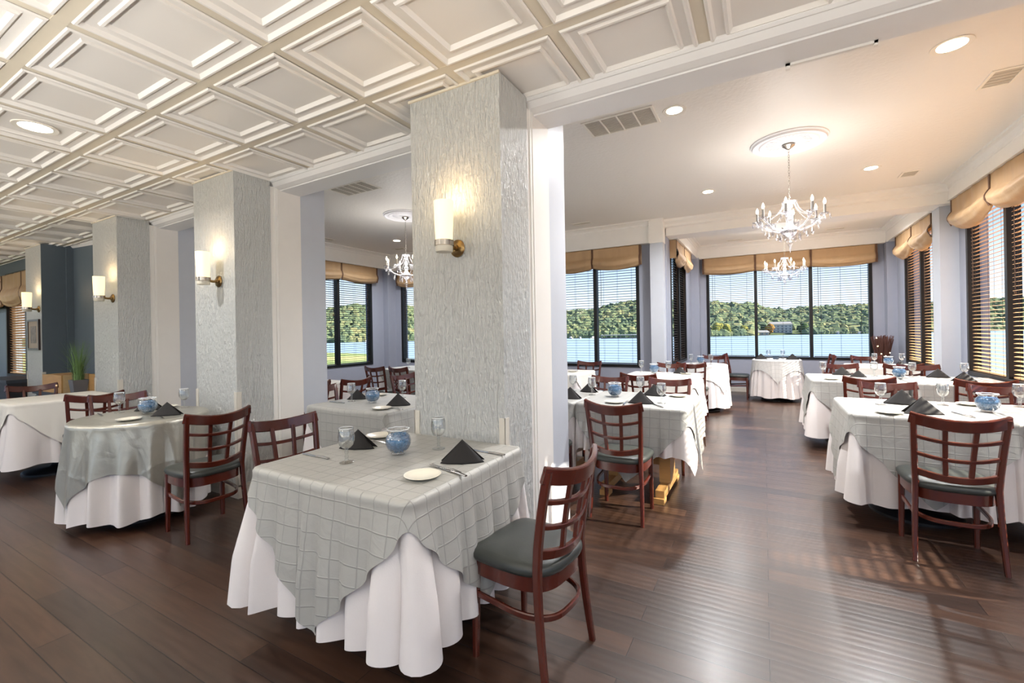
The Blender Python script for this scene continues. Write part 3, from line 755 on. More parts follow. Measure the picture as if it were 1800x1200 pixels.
def table(x, y, hx, hy, desc, rnd_=False, base='disc', rz=0, baser=0.27):
    t = thing('dining_table', '%s under its cloth' % desc[0], 'table', (x, y, 0), rz, group='dining tables under cloths')
    bm = B()
    if rnd_: lathe(bm, [(0, TOP - 0.038), (hx - 0.02, TOP - 0.038), (hx - 0.006, TOP - 0.03), (hx - 0.006, TOP - 0.006), (0, TOP - 0.006)], 40)
    else: box(bm, -hx + 0.008, -hy + 0.008, TOP - 0.038, hx - 0.008, hy - 0.008, TOP - 0.004)
    obj('tabletop', bm, M['pine'] if base == 'trestle' else M['chair'], t)
    if base == 'disc':
        bm = B(); lathe(bm, [(0, 0.0), (baser, 0), (baser, 0.018), (baser - 0.02, 0.034), (0.06, 0.05), (0.045, 0.07), (0, 0.07)], 36)
        obj('base_disc', bm, M['iron'], t, smooth=50)
        bm = B(); lathe(bm, [(0, 0.06), (0.042, 0.06), (0.042, TOP - 0.05), (0.16, TOP - 0.045), (0.16, TOP - 0.038), (0, TOP - 0.038)], 20)
        obj('pedestal', bm, M['iron'], t, smooth=50)
    else:
        for sx in (-1, 1):
            bm = B(); xx = sx * (hx - 0.22)
            box(bm, xx - 0.035, -0.33, 0.035, xx + 0.035, 0.33, 0.10); box(bm, xx - 0.04, -0.36, 0, xx + 0.04, -0.26, 0.045); box(bm, xx - 0.04, 0.26, 0, xx + 0.04, 0.36, 0.045)
            obj('trestle_foot', bm, M['pine'], t)
            bm = B(); box(bm, xx - 0.045, -0.11, 0.10, xx + 0.045, 0.11, TOP - 0.038); obj('trestle_post', bm, M['pine'], t)
        bm = B(); box(bm, -hx + 0.24, -0.02, 0.22, hx - 0.24, 0.02, 0.32); obj('trestle_beam', bm, M['pine'], t)
    return t
GT1, GT2 = 'white tablecloths', 'table overlay cloths'
def dressed(x, y, hx, hy, desc, rnd_=False, skirt=0.70, over='tuck', oa=None, ophi=pi / 4, seed=1, base='disc', folds=22, amp=0.034, flare=0.10, cflare=0.12, calm=None, rz=0, odesc=None, oflare=None):
    table(x, y, hx, hy, desc, rnd_, base, rz)
    rc = hx if rnd_ else 0.035
    if rnd_: dr = (lambda *a: skirt)
    else:
        dr = square_drop(max(hx, hy) + skirt, 0) if skirt < 0.5 else (lambda *a: skirt)
    o = cloth_obj('tablecloth', hx, hy, rc, dr, M['cloth'], (x, y, 0), rz, seed, folds, amp, flare, cflare, TOP, hemwave=0.02, calm=calm)
    tag(o, 'white floor length cloth on the %s' % desc[0] if skirt > 0.5 else 'short white under cloth on the %s' % desc[0], 'tablecloth', GT1)
    if over:
        o = cloth_obj('table_overlay', hx, hy, rc, square_drop(oa, ophi), M[over], (x, y, 0), rz, seed, folds, amp, flare if oflare is None else oflare, cflare, TOP, env=0.35 if over == 'satin' else 0.62, off=0.007, calm=calm, rows=20)
        tag(o, '%s overlay on the %s' % (odesc or 'silver pintuck', desc[0]), 'tablecloth', GT2)
def calmer(*dirs):
    """keep the skirt tight where another table or wall adjoins"""
    def f(nx, ny):
        k = 1.0
        for dx, dy in dirs: k = min(k, 1 - 0.95 * max(0, nx * dx + ny * dy))
        return max(k, 0.05)
    return f
F1 = ('square front table against the nearest column',)
dressed(-1.635, 1.665, 0.485, 0.435, F1, oa=0.745, seed=11, folds=26, amp=0.036, flare=0.04, cflare=0.07, skirt=0.60, calm=calmer((0, 1)))
F2 = ('round table in front of the second column',)
dressed(-4.39, 1.66, 0.43, 0.43, F2, True, calm=calmer((0, 1)), over='satin', oa=0.78, ophi=radians(50), seed=5, folds=18, amp=0.030, flare=0.06, odesc='shiny silver satin')
F0 = ('square bare table at the far left',)
dressed(-6.68, 1.76, 0.36, 0.41, F0, calm=calmer((0, 1)), over='ivory', oa=0.62, seed=8, folds=14, amp=0.018, flare=0.04, cflare=0.08, skirt=0.62, odesc='plain white')
F3 = ('square table behind the nearest column, left side',)
dressed(-3.07, 2.98, 0.47, 0.44, F3, oa=0.745, seed=21, folds=18, amp=0.022, flare=0.04, cflare=0.08, skirt=0.66, calm=calmer((0, -1)))
F12 = ('table beside the left lawn window',)
dressed(-5.28, 3.62, 0.42, 0.50, F12, over='ivory', oa=0.66, seed=22, folds=16, amp=0.02, flare=0.04, cflare=0.08, skirt=0.6, odesc='plain white')
F13 = ('small table by the window between second and third columns',)
dressed(-6.62, 4.35, 0.38, 0.40, F13, over='tuck', oa=0.62, seed=23, folds=14, amp=0.02, flare=0.04, cflare=0.08, skirt=0.6)
Fx = ('wide table under the left chandelier',)
dressed(-5.30, 6.15, 0.68, 0.40, Fx, over='tuck', oa=0.82, seed=24, folds=18, amp=0.02, flare=0.04, cflare=0.08, skirt=0.62)
F14 = ('table hidden behind the nearest column',)
dressed(-3.02, 4.42, 0.42, 0.42, F14, over='tuck', oa=0.66, seed=25, folds=14, amp=0.02, flare=0.04, cflare=0.08, skirt=0.62)
F4a = ('right half of the middle table',)
dressed(-0.975, 4.02, 0.445, 0.41, F4a, over='tuck', oa=0.72, seed=31, folds=20, amp=0.020, flare=0.06, cflare=0.12, skirt=0.34, base='trestle', calm=calmer((-1, 0)))
F4b = ('left half of the middle table',)
dressed(-1.895, 4.02, 0.445, 0.41, F4b, over='tuck', oa=0.72, seed=32, folds=18, amp=0.018, flare=0.04, cflare=0.08, skirt=0.45, base='trestle', calm=calmer((1, 0)))
F5 = ('table behind the middle table, below the left post',)
dressed(-1.22, 6.25, 0.45, 0.40, F5, over='ivory', oa=0.70, seed=33, folds=18, amp=0.02, flare=0.07, cflare=0.12, skirt=0.55, odesc='plain white')
F6 = ('small table at the middle wall window',)
dressed(-2.72, 6.25, 0.42, 0.40, F6, over='ivory', oa=0.66, seed=34, folds=14, amp=0.02, flare=0.04, cflare=0.08, skirt=0.6, odesc='plain white')
F7 = ('small skirted round table in the alcove corner',)
dressed(-0.94, 8.36, 0.38, 0.38, F7, True, over='ivorytuck', oa=0.62, ophi=radians(10), seed=35, folds=24, amp=0.016, flare=0.08, odesc='pale')
F8 = ('small skirted round table under the far lake window',)
dressed(0.20, 10.0, 0.40, 0.40, F8, True, over='ivorytuck', oa=0.60, ophi=radians(45), seed=36, folds=22, amp=0.018, flare=0.08, odesc='pale pointed')
F9a = ('left half of the second right table',)
dressed(0.90, 6.62, 0.42, 0.43, F9a, over='tuck', oa=0.72, seed=41, folds=20, amp=0.022, flare=0.06, cflare=0.08, skirt=0.64, calm=calmer((1, 0)))
F9b = ('right half of the second right table',)
dressed(1.79, 6.62, 0.41, 0.43, F9b, over='tuck', oa=0.72, seed=42, folds=20, amp=0.024, flare=0.03, cflare=0.1, calm=calmer((-1, 0), (1, 0)))
F10 = ('small corner table in front of the twigs',)
dressed(1.55, 8.74, 0.40, 0.40, F10, over='ivory', oa=0.64, seed=43, folds=18, amp=0.02, flare=0.04, cflare=0.08, skirt=0.6, odesc='plain white')
F11a = ('left half of the near right table',)
dressed(0.955, 4.35, 0.425, 0.42, F11a, over='tuck', oa=0.72, seed=44, folds=20, amp=0.024, flare=0.05, cflare=0.07, skirt=0.61, calm=calmer((1, 0)))
F11b = ('right half of the near right table',)
dressed(1.815, 4.35, 0.39, 0.42, F11b, over='tuck', oa=0.72, seed=45, folds=20, amp=0.024, flare=0.04, cflare=0.1, skirt=0.66, calm=calmer((-1, 0), (1, 0)))

# ------------------------------------------------------------------ table settings
ZT = TOP + 0.0085
def goblet_meshes():
    bm = B(); lathe(bm, [(0.0, 0.0), (0.033, 0.0), (0.034, 0.003), (0.012, 0.008), (0.007, 0.02), (0.010, 0.03), (0.006, 0.04), (0.010, 0.05), (0.007, 0.062), (0.012, 0.07), (0, 0.07)], 24)
    stem = mesh_of(bm, 'stem', 60); stem.materials.append(M['glass'])
    o_ = [(0.0, 0.068), (0.018, 0.071), (0.032, 0.085), (0.0385, 0.105), (0.039, 0.125), (0.036, 0.15), (0.0335, 0.165)]
    i_ = [(r - 0.0016, z + 0.001) for r, z in o_[::-1]][:-1] + [(0, 0.0705)]
    bm = B(); lathe(bm, o_ + i_, 28); bowl = mesh_of(bm, 'bowl', 60); bowl.materials.append(M['glass'])
    bm = B(); lathe(bm, [(0.0333, 0.1645), (0.0345, 0.1655), (0.0345, 0.1675), (0.0333, 0.1685), (0.0322, 0.1675), (0.0322, 0.1655), (0.0333, 0.1645)], 28); rim = mesh_of(bm, 'rim', 60); rim.materials.append(M['rimglass'])
    return stem, bowl, rim
M['rimglass'] = mat('bright_glass_rim', rgb(225, 228, 230), 0.1, var=0.01, coat=1)
GB = goblet_meshes()
def goblet(x, y, lab):
    t = thing('water_goblet', lab, 'glass', (x, y, ZT), 0, 'stemmed water goblets')
    for nm, me in zip(('stem', 'bowl', 'rim'), GB): obj(nm, me, None, t)
def pyramid_mesh():
    """napkin folded into a standing triangular tent"""
    bm = B(); w, h, d = 0.105, 0.105, 0.06
    n = 10
    def P(u, v, side):
        # u in -1..1 across, v 0..1 up
        x = u * w * (1 - v); y = side * d * (1 - v) * (1 - 0.6 * abs(u)) ; z = h * v
        return (x, y, z + 0.0)
    for side in (-1, 1):
        g = []
        for j in range(n + 1):
            v = j / n; row = []
            for i in range(n + 1):
                u = -1 + 2 * i / n
                p = P(u, v, side); k = 0.006 * math.sin(3 * pi * (u + 1) / 2) * (1 - v)
                row.append(bm.verts.new((p[0], p[1] + side * k, p[2])))
            g.append(row)
        for j in range(n):
            for i in range(n): bm.faces.new((g[j][i], g[j][i + 1], g[j + 1][i + 1], g[j + 1][i]))
    bmesh.ops.remove_doubles(bm, verts=bm.verts, dist=0.0004)
    me = mesh_of(bm, 'napkin', 30); me.materials.append(M['napkin']); return me
NAP = pyramid_mesh()
def fold_mesh():
    bm = B(); w, h = 0.07, 0.004
    return None
def napkin(x, y, deg, lab, sc=1.0):
    o = obj('folded_napkin', NAP, None, None, loc=(x, y, ZT), rz=radians(deg)); tag(o, lab, 'napkin', 'black folded napkins')
    so = o.modifiers.new('thick', 'SOLIDIFY'); so.thickness = 0.003; so.offset = -1
    o.scale = (sc, sc, sc)
bm = B(); lathe(bm, [(0, 0.0), (0.045, 0.0), (0.05, 0.003), (0.078, 0.012), (0.0795, 0.0145), (0.076, 0.0145), (0.05, 0.0065), (0, 0.005)], 36)
PLATE = mesh_of(bm, 'plate', 50); PLATE.materials.append(M['cream'])
def plate(x, y, lab):
    tag(obj('bread_plate', PLATE, None, None, loc=(x, y, ZT)), lab, 'plate', 'small cream bread plates')
def knife_mesh():
    bm = B(); pts = [(0, -0.11, 0.005), (0, -0.02, 0.006)]
    sweep(bm, [(0, -0.11, 0.004), (0, -0.06, 0.006), (0, -0.01, 0.004)], 0.013, 0.006, ch=0.25)
    v = [bm.verts.new(p) for p in [(-0.006, -0.012, 0.002), (0.007, -0.012, 0.002), (0.009, 0.06, 0.002), (0.004, 0.11, 0.002), (-0.005, 0.10, 0.002), (-0.006, 0.05, 0.002)]]
    w = [bm.verts.new((q.co.x * 0.9, q.co.y, 0.0045)) for q in v]
    bm.faces.new(v[::-1]); bm.faces.new(w)
    for i in range(6): bm.faces.new((v[i], v[(i + 1) % 6], w[(i + 1) % 6], w[i]))
    me = mesh_of(bm, 'knife', 40); me.materials.append(M['steel']); return me
def fork_mesh():
    bm = B(); sweep(bm, [(0, -0.10, 0.004), (0, -0.05, 0.009), (0, 0.02, 0.006), (0, 0.04, 0.004)], 0.011, 0.003, ch=0.2, sc=lambda u: 1.2 - 0.6 * u)
    sweep(bm, [(0, 0.036, 0.004), (0, 0.055, 0.003)], 0.022, 0.003, ch=0.1)
    for k in (-1.5, -0.5, 0.5, 1.5): sweep(bm, [(k * 0.006, 0.053, 0.003), (k * 0.006, 0.08, 0.004), (k * 0.0055, 0.098, 0.008)], 0.0032, 0.0025, ch=0.1)
    me = mesh_of(bm, 'fork', 40); me.materials.append(M['steel']); return me
KN, FK = knife_mesh(), fork_mesh()
def knife(x, y, deg, lab): tag(obj('table_knife', KN, None, None, loc=(x, y, ZT), rz=radians(deg)), lab, 'knife', 'steel table knives')
def fork(x, y, deg, lab): tag(obj('table_fork', FK, None, None, loc=(x, y, ZT), rz=radians(deg)), lab, 'fork', 'steel table forks')
def beadbowl_mesh():
    rf = lambda a, i: 1 + (0.09 * cos(8 * a) if i >= 9 else (0.03 * cos(8 * a) if i == 8 else 0))
    o_ = [(0, 0), (0.034, 0), (0.037, 0.005), (0.032, 0.012), (0.050, 0.026), (0.063, 0.050), (0.066, 0.070), (0.060, 0.092), (0.046, 0.108), (0.048, 0.118), (0.056, 0.128)]
    bm = B(); lathe(bm, o_, 48, rfn=rf)
    me = mesh_of(bm, 'glass_shell', 60); me.materials.append(M['glass'])
    bm = B(); lathe(bm, [(0.054, 0.1255), (0.0575, 0.128), (0.054, 0.1305), (0.052, 0.128), (0.054, 0.1255)], 48, rfn=lambda a, i: 1 + 0.09 * cos(8 * a)); rim = mesh_of(bm, 'ruffled_rim', 60); rim.materials.append(M['rimglass'])
    rnd = random.Random(2); bb = B()
    lathe(bb, [(0, 0.012), (0.027, 0.014), (0.046, 0.030), (0.057, 0.052), (0.060, 0.070), (0.055, 0.090), (0.048, 0.098), (0, 0.100)], 24)
    for k in range(430):
        a = rnd.uniform(0, 2 * pi)
        if rnd.random() < 0.7:
            z = rnd.uniform(0.018, 0.098)
            r = 0.0595 * sqrt(max(0.05, 1 - ((z - 0.066) / 0.060) ** 2)) * 0.99
        else: z = 0.101; r = 0.046 * sqrt(rnd.random())
        bmesh.ops.create_icosphere(bb, subdivisions=1, radius=0.0042, matrix=Matrix.Translation((r * cos(a), r * sin(a), z)))
    bd = mesh_of(bb, 'beads', 80); bd.materials.append(M['bead']); return me, rim, bd
BBM = beadbowl_mesh()
def beadbowl(x, y, where):
    t = thing('ruffled_glass_bowl', 'clear ruffled glass bowl of blue beads, %s' % where, 'bowl', (x, y, ZT), random.random() * 3, 'ruffled centrepiece bowls')
    obj('glass_shell', BBM[0], None, t); obj('ruffled_rim', BBM[1], None, t)
    o = obj('glass_beads', BBM[2], None, None, loc=(x, y, ZT)); tag(o, 'blue glass beads filling the bowl, %s' % where, 'beads', 'blue beads in bowls', 'stuff')

# front table
goblet(-1.765, 1.475, 'goblet at the front left of the front table, nearest the camera'); goblet(-1.52, 1.87, 'goblet at the back of the front table, close to the column')
beadbowl(-1.645, 1.70, 'centre of the front table')
napkin(-1.27, 1.74, 32, 'napkin pyramid at the right of the front table', 1.0); napkin(-1.94, 1.70, 25, 'napkin pyramid behind the nearest goblet on the front table', 0.95)
plate(-1.285, 1.47, 'cream plate at the near right of the front table'); plate(-2.02, 1.93, 'cream plate at the far left of the front table')
knife(-2.0, 1.475, 88, 'knife near the left edge of the front table'); knife(-1.245, 1.92, 85, 'knife right of the napkin pyramid, next to the column')
fork(-1.265, 1.60, 80, 'fork touching the near right plate on the front table'); fork(-1.95, 1.83, 85, 'fork between plate and napkin on the front table left')
knife(-1.225, 1.585, 75, 'second piece of cutlery by the near right plate')
# round satin table
goblet(-4.70, 1.62, 'goblet at the left of the satin covered table'); goblet(-4.46, 1.99, 'goblet at the back of the satin covered table')
beadbowl(-4.40, 1.70, 'centre of the satin covered table')
napkin(-4.17, 1.74, 45, 'napkin pyramid in the middle right of the satin covered table'); napkin(-4.62, 1.80, 50, 'napkin behind the left goblet on the satin covered table')
plate(-4.19, 1.50, 'cream plate on the near side of the satin covered table'); plate(-4.62, 1.93, 'cream plate at the back of the satin covered table')
knife(-4.72, 1.50, 80, 'knife on the satin covered table'); fork(-4.10, 1.66, 80, 'fork on the satin covered table')
# behind near column
goblet(-3.33, 2.85, 'left goblet on the table behind the nearest column'); goblet(-3.05, 3.22, 'right goblet on the table behind the nearest column')
beadbowl(-3.09, 2.88, 'table behind the nearest column, left side')
napkin(-2.76, 2.86, 38, 'right napkin pyramid on the table behind the nearest column'); napkin(-3.40, 2.98, 30, 'left napkin pyramid on the table behind the nearest column', 0.9)
plate(-2.75, 2.66, 'near plate on the table behind the nearest column'); plate(-3.38, 3.24, 'far plate on the table behind the nearest column')
knife(-3.40, 2.74, 88, 'knife at the left of the table behind the nearest column'); fork(-2.66, 2.72, 80, 'fork on the table behind the nearest column')
# middle table
goblet(-1.70, 4.25, 'leftmost goblet on the middle table'); goblet(-1.44, 4.08, 'second goblet from the left on the middle table')
goblet(-1.03, 4.28, 'third goblet from the left on the middle table'); goblet(-0.75, 3.83, 'rightmost goblet on the middle table')
beadbowl(-1.21, 4.05, 'centre of the middle table')
napkin(-1.55, 3.80, 5, 'left near napkin pyramid on the middle table'); napkin(-1.54, 4.27, 170, 'left far napkin pyramid on the middle table', 0.9)
napkin(-0.91, 3.78, 5, 'right near napkin pyramid on the middle table'); napkin(-0.90, 4.27, 175, 'right far napkin pyramid on the middle table')
plate(-0.69, 4.28, 'cream plate at the far right of the middle table'); plate(-1.11, 3.71, 'cream plate behind the chair at the middle table')
knife(-0.76, 3.70, 35, 'knife at the near right of the middle table'); fork(-1.02, 3.72, 5, 'fork by the plate on the middle table')
# table behind
goblet(-1.55, 6.52, 'left goblet on the table below the left post'); goblet(-1.17, 6.48, 'right goblet on the table below the left post')
beadbowl(-1.36, 6.46, 'table below the left post'); napkin(-1.02, 6.5, 0, 'napkin on the table below the left post', 0.9); plate(-0.93, 6.44, 'plate on the table below the left post')
goblet(-1.12, 8.34, 'left goblet on the alcove corner table'); goblet(-0.80, 8.30, 'right goblet on the alcove corner table'); beadbowl(-0.98, 8.46, 'alcove corner table')
goblet(-2.86, 6.36, 'goblet on the small table at the middle wall window'); plate(-2.52, 6.30, 'plate on the small table at the middle wall window')
goblet(0.07, 10.12, 'left goblet under the far window'); goblet(0.31, 10.14, 'right goblet under the far window')
napkin(-0.06, 9.95, 10, 'left napkin pyramid under the far window', 1.05); napkin(0.46, 9.95, 5, 'right napkin pyramid under the far window', 1.05)
bm = B(); lathe(bm, [(0, 0), (0.045, 0), (0.055, 0.03), (0.056, 0.062), (0.05, 0.062), (0.046, 0.03), (0, 0.012)], 4); tag(obj('votive_holder', bm, mat('slate_blue_glass', rgb(70, 84, 100), 0.2), None, loc=(0.19, 9.95, ZT), rz=0.3), 'dark blue square votive holder under the far window', 'candle holder')
# second right table
goblet(0.64, 6.82, 'leftmost goblet on the second right table'); goblet(1.16, 6.90, 'second goblet from the left on the second right table')
goblet(1.52, 6.92, 'third goblet from the left on the second right table'); goblet(1.98, 6.95, 'rightmost goblet on the second right table')
beadbowl(1.36, 6.72, 'second right table')
napkin(0.85, 6.95, 175, 'far left napkin on the second right table'); napkin(0.98, 6.72, 160, 'collapsed napkin beside the far left one on the second right table', 0.8)
napkin(1.75, 6.93, 175, 'far right napkin on the second right table'); napkin(1.86, 6.55, 10, 'near right napkin on the second right table'); plate(0.67, 6.30, 'plate on the second right table')
goblet(1.52, 9.0, 'left goblet on the small corner table'); goblet(1.86, 9.02, 'right goblet on the small corner table'); beadbowl(1.68, 8.92, 'small corner table'); napkin(1.80, 8.86, 30, 'napkin on the small corner table', 0.6)
# near right table
goblet(0.78, 4.42, 'left goblet on the near right table'); goblet(1.175, 4.56, 'middle goblet on the near right table'); goblet(1.62, 4.66, 'right goblet on the near right table, at the picture edge')
beadbowl(1.345, 4.32, 'near right table, right of the big chair')
napkin(0.93, 4.52, 170, 'far napkin pyramid on the near right table', 1.1); napkin(0.945, 4.09, 10, 'near napkin pyramid behind the big right chair', 1.1)
plate(0.75, 4.00, 'plate at the near left of the near right table'); plate(1.35, 4.64, 'plate at the back of the near right table')
knife(1.16, 4.12, 15, 'knife on the near right table'); fork(0.84, 4.05, 70, 'fork on the near right table')
# left window tables
goblet(-5.30, 3.98, 'goblet on the table beside the left lawn window'); napkin(-5.12, 3.80, 60, 'napkin on the table beside the left lawn window')
goblet(-5.62, 6.10, 'left goblet under the left chandelier'); goblet(-5.42, 6.14, 'right goblet under the left chandelier')

# ------------------------------------------------------------------ wall lamps
def sconce(x, y, z, lab):
    t = thing('wall_sconce', lab, 'wall lamp', (x, y, z), 0, 'amber glass wall sconces')
    Mx = Matrix.Rotation(radians(90), 4, 'X')
    bm = B(); lathe(bm, [(0, 0), (0.048, 0), (0.052, 0.006), (0.045, 0.014), (0.02, 0.02), (0.018, 0.03), (0, 0.03)], 28, M=Mx); obj('back_plate', bm, M['brass'], t, smooth=50)
    bm = B(); tube(bm, [(0, -0.02, 0), (0, -0.05, -0.004), (0, -0.085, 0)], 0.012, 10); obj('arm', bm, M['brass'], t, smooth=50)
    bm = B(); lathe(bm, [(0.049, 0.0), (0.055, 0.0), (0.055, 0.03), (0.049, 0.03), (0.049, 0.0)], 32, c=(0, -0.13, -0.005)); obj('metal_ring', bm, M['chrome'], t, smooth=50)
    bm = B(); lathe(bm, [(0.0, -0.035), (0.046, -0.034), (0.049, -0.028), (0.049, -0.001), (0.0, 0.0)], 32, c=(0, -0.13, -0.005)); obj('frosted_base', bm, M['frost'], t, smooth=50)
    bm = B(); lathe(bm, [(0.0, 0.031), (0.048, 0.031), (0.052, 0.12), (0.055, 0.25), (0.052, 0.25), (0.049, 0.12), (0.044, 0.04)], 32, c=(0, -0.13, -0.005)); obj('glass_shade', bm, M['sconceglass'], t, smooth=50)
    l = bpy.data.lights.new('sconce_bulb', 'POINT'); l.energy = 1.1; l.color = (1, 0.74, 0.42); l.shadow_soft_size = 0.03
    lo = bpy.data.objects.new('sconce_bulb', l); COL.objects.link(lo); lo.parent = t; lo.location = (0, -0.13, 0.29)
M['frost'] = mat('frosted_glass', rgb(225, 218, 200), 0.3, var=0.02)
sconce(-1.56, 2.13, 1.895, 'lit amber glass wall lamp on the nearest column')
sconce(-4.23, 2.18, 1.895, 'lit amber glass wall lamp on the second column')
sconce(-6.70, 2.27, 1.88, 'lit amber glass wall lamp on the third column')
sconce(-9.55, 2.35, 1.87, 'lit amber glass wall lamp on the farthest column, above the picture')

# ------------------------------------------------------------------ ceiling lights, vents, medallions
def downlight(x, y, z, lab, r=0.075, e=26, col=(0.97, 0.98, 1.0)):
    t = thing('recessed_light', lab, 'ceiling light', (x, y, z), 0, 'recessed ceiling lights')
    bm = B(); lathe(bm, [(r, -0.001), (r + 0.03, -0.004), (r + 0.033, 0.003), (r, 0.002), (r - 0.004, 0.03), (r, 0.03), (r, -0.001)], 32); obj('trim_ring', bm, M['vent'], t, smooth=50)
    bm = B(); lathe(bm, [(0, 0.0), (r - 0.002, 0.0), (r - 0.002, 0.004), (0, 0.004)], 28); obj('lamp_lens', bm, M['lampdisc'], t)
    l = bpy.data.lights.new('downlight', 'AREA'); l.shape = 'DISK'; l.size = r * 2; l.energy = e; l.color = col; l.spread = radians(150)
    lo = bpy.data.objects.new('downlight', l); COL.objects.link(lo); lo.parent = t; lo.location = (0, 0, -0.006)
ED = 34
for k, (x, y) in enumerate([(-12.5, 1.12), (-8.4, 1.12), (-12.5, -1.9), (-8.4, -1.9), (-4.32, -1.9), (-0.4, -1.9), (3.3, -1.9), (2.6, 0.9), (-0.25, -0.1)]): downlight(x, y, ZA + 0.018, 'unseen fill downlight added to the lounge ceiling, ' + ['left end of the near row', 'second in the near row', 'left end of the rear row', 'second in the rear row', 'middle of the rear row', 'fourth in the rear row', 'right end of the rear row', 'right of the camera', 'over the camera'][k], 0.085, 20)  # off-camera downlights added to brighten the lounge
downlight(-4.335, 1.064, ZA + 0.012, 'bright recessed light in the pressed panel ceiling at the left', 0.085, 12)
downlight(1.11, 4.01, ZB, 'recessed light at the top right of the white ceiling', 0.08, ED)
downlight(-0.63, 3.96, ZB, 'recessed light beside the large louvred vent', 0.065, ED)
downlight(-0.63, 6.55, ZB, 'recessed light left of the large chandelier', 0.065, ED)
downlight(1.12, 6.63, ZB, 'recessed light right of the large chandelier', 0.065, ED)
downlight(-6.29, 6.56, ZB, 'recessed light beside the left chandelier', 0.065, ED)
downlight(-0.54, 9.48, ZB, 'recessed light in the far bay, left of the small chandelier', 0.065, ED * 0.6)
downlight(1.23, 9.43, ZB, 'recessed light in the far bay, right of the small chandelier', 0.065, ED * 0.6)
def globe(x, y, lab):  # unseen glowing globes added as frontal fill for the lounge
    t = thing('fill_globe', lab, 'ceiling light', (x, y, 0), 0, 'added opal fill globes')
    bm = B(); tube(bm, [(0, 0, 2.32), (0, 0, ZA)], 0.006, 8); obj('rod', bm, M['chrome'], t)
    bm = B(); lathe(bm, [(0, ZA - 0.02), (0.06, ZA - 0.018), (0.06, ZA), (0, ZA)], 20); obj('canopy', bm, M['chrome'], t)
    bm = B(); lathe(bm, [(0.15 * sin(pi * i / 14), 2.17 - 0.15 * cos(pi * i / 14)) for i in range(15)], 28); obj('fill_globe_shell', bm, M['opal'], t, smooth=60)
M['opal'] = emat('fill_globe_glow', (1, 0.95, 0.88, 1), 15)
for k, x in enumerate((-10.3, -6.4, -2.6, 1.2)): globe(x, -1.0, 'added opal fill globe behind the camera, ' + ['leftmost', 'second from the left', 'third from the left', 'rightmost'][k])
def fill_torchiere(x, y, lab):  # unseen uplighters added to brighten the lounge ceiling
    t = thing('fill_uplighter', lab, 'floor lamp', (x, y, 0), 0, 'added fill uplighters')
    bm = B(); lathe(bm, [(0, 0), (0.14, 0), (0.14, 0.015), (0.03, 0.035), (0, 0.035)], 28); obj('base', bm, M['iron'], t, smooth=50)
    bm = B(); tube(bm, [(0, 0, 0.03), (0, 0, 1.42)], 0.012, 10); obj('pole', bm, M['iron'], t, smooth=60)
    bm = B(); lathe(bm, [(0, 1.40), (0.06, 1.41), (0.14, 1.46), (0.17, 1.52), (0.165, 1.52), (0.135, 1.468), (0.06, 1.42), (0, 1.412)], 32); obj('lamp_bowl', bm, M['chrome'], t, smooth=60)
    l = bpy.data.lights.new('fill_uplight', 'AREA'); l.shape = 'DISK'; l.size = 0.28; l.energy = 23; l.color = (1, 0.96, 0.9); l.spread = radians(172)
    lo = bpy.data.objects.new('fill_uplight', l); COL.objects.link(lo); lo.parent = t; lo.location = (0, 0, 1.515); lo.rotation_euler = (pi, 0, 0)
for k, (x, y) in enumerate([(-9.2, -0.9), (-6.0, -0.9), (-3.0, -0.75), (-0.7, -0.7), (1.7, -0.5)]): fill_torchiere(x, y, 'added black fill uplighter behind the camera, ' + ['leftmost', 'second from the left', 'middle one', 'fourth from the left', 'rightmost'][k])
def vent(x, y, w, d, n, lab, rz=0, z=ZB, bars=0):
    t = thing('ceiling_vent', lab, 'air vent', (x, y, z), rz, 'white ceiling air vents')
    bm = B(); f = 0.022
    for a in ((-w, -d, w, -d + f), (-w, d - f, w, d), (-w, -d + f, -w + f, d - f), (w - f, -d + f, w, d - f)): box(bm, a[0], a[1], -0.008, a[2], a[3], 0.002)
    for k in range(1, bars + 1):
        xx = -w + f + (2 * w - 2 * f) * k / (bars + 1); box(bm, xx - 0.006, -d + f, -0.008, xx + 0.006, d - f, 0.0)
    obj('vent_frame', bm, M['vent'], t)
    bm = B()
    for k in range(n):
        yy = -d + f + (2 * d - 2 * f) * (k + 0.5) / n; h = (d - f) / n * 0.8
        box(bm, -w + f, yy - h, -0.004, w - f, yy + h * 0.2, -0.001)
    obj('vent_louvre', bm, M['ventdark'], t)
    bm = B(); box(bm, -w + f, -d + f, -0.001, w - f, d - f, 0.001); obj('vent_backing', bm, M['ventdark'], t)
vent(-1.08, 3.93, 0.31, 0.17, 10, 'wide louvred vent in four sections near the header beam', bars=3)
vent(-4.46, 3.92, 0.30, 0.17, 10, 'wide louvred vent left of the nearest column', bars=4)
vent(1.58, 4.72, 0.10, 0.15, 5, 'square vent near the top right picture corner')
vent(1.57, 7.12, 0.09, 0.12, 5, 'small vent by the near right cornice')
vent(-2.70, 7.27, 0.17, 0.07, 4, 'small vent above the middle wall window')
vent(-7.25, 5.68, 0.07, 0.16, 4, 'small vent above the left window')
vent(-0.50, 10.45, 0.16, 0.06, 4, 'narrow vent in the far bay, left side'); vent(1.20, 10.36, 0.16, 0.06, 4, 'narrow vent in the far bay, right side')
vent(-6.85, 7.22, 0.15, 0.07, 4, 'small vent behind the left chandelier')
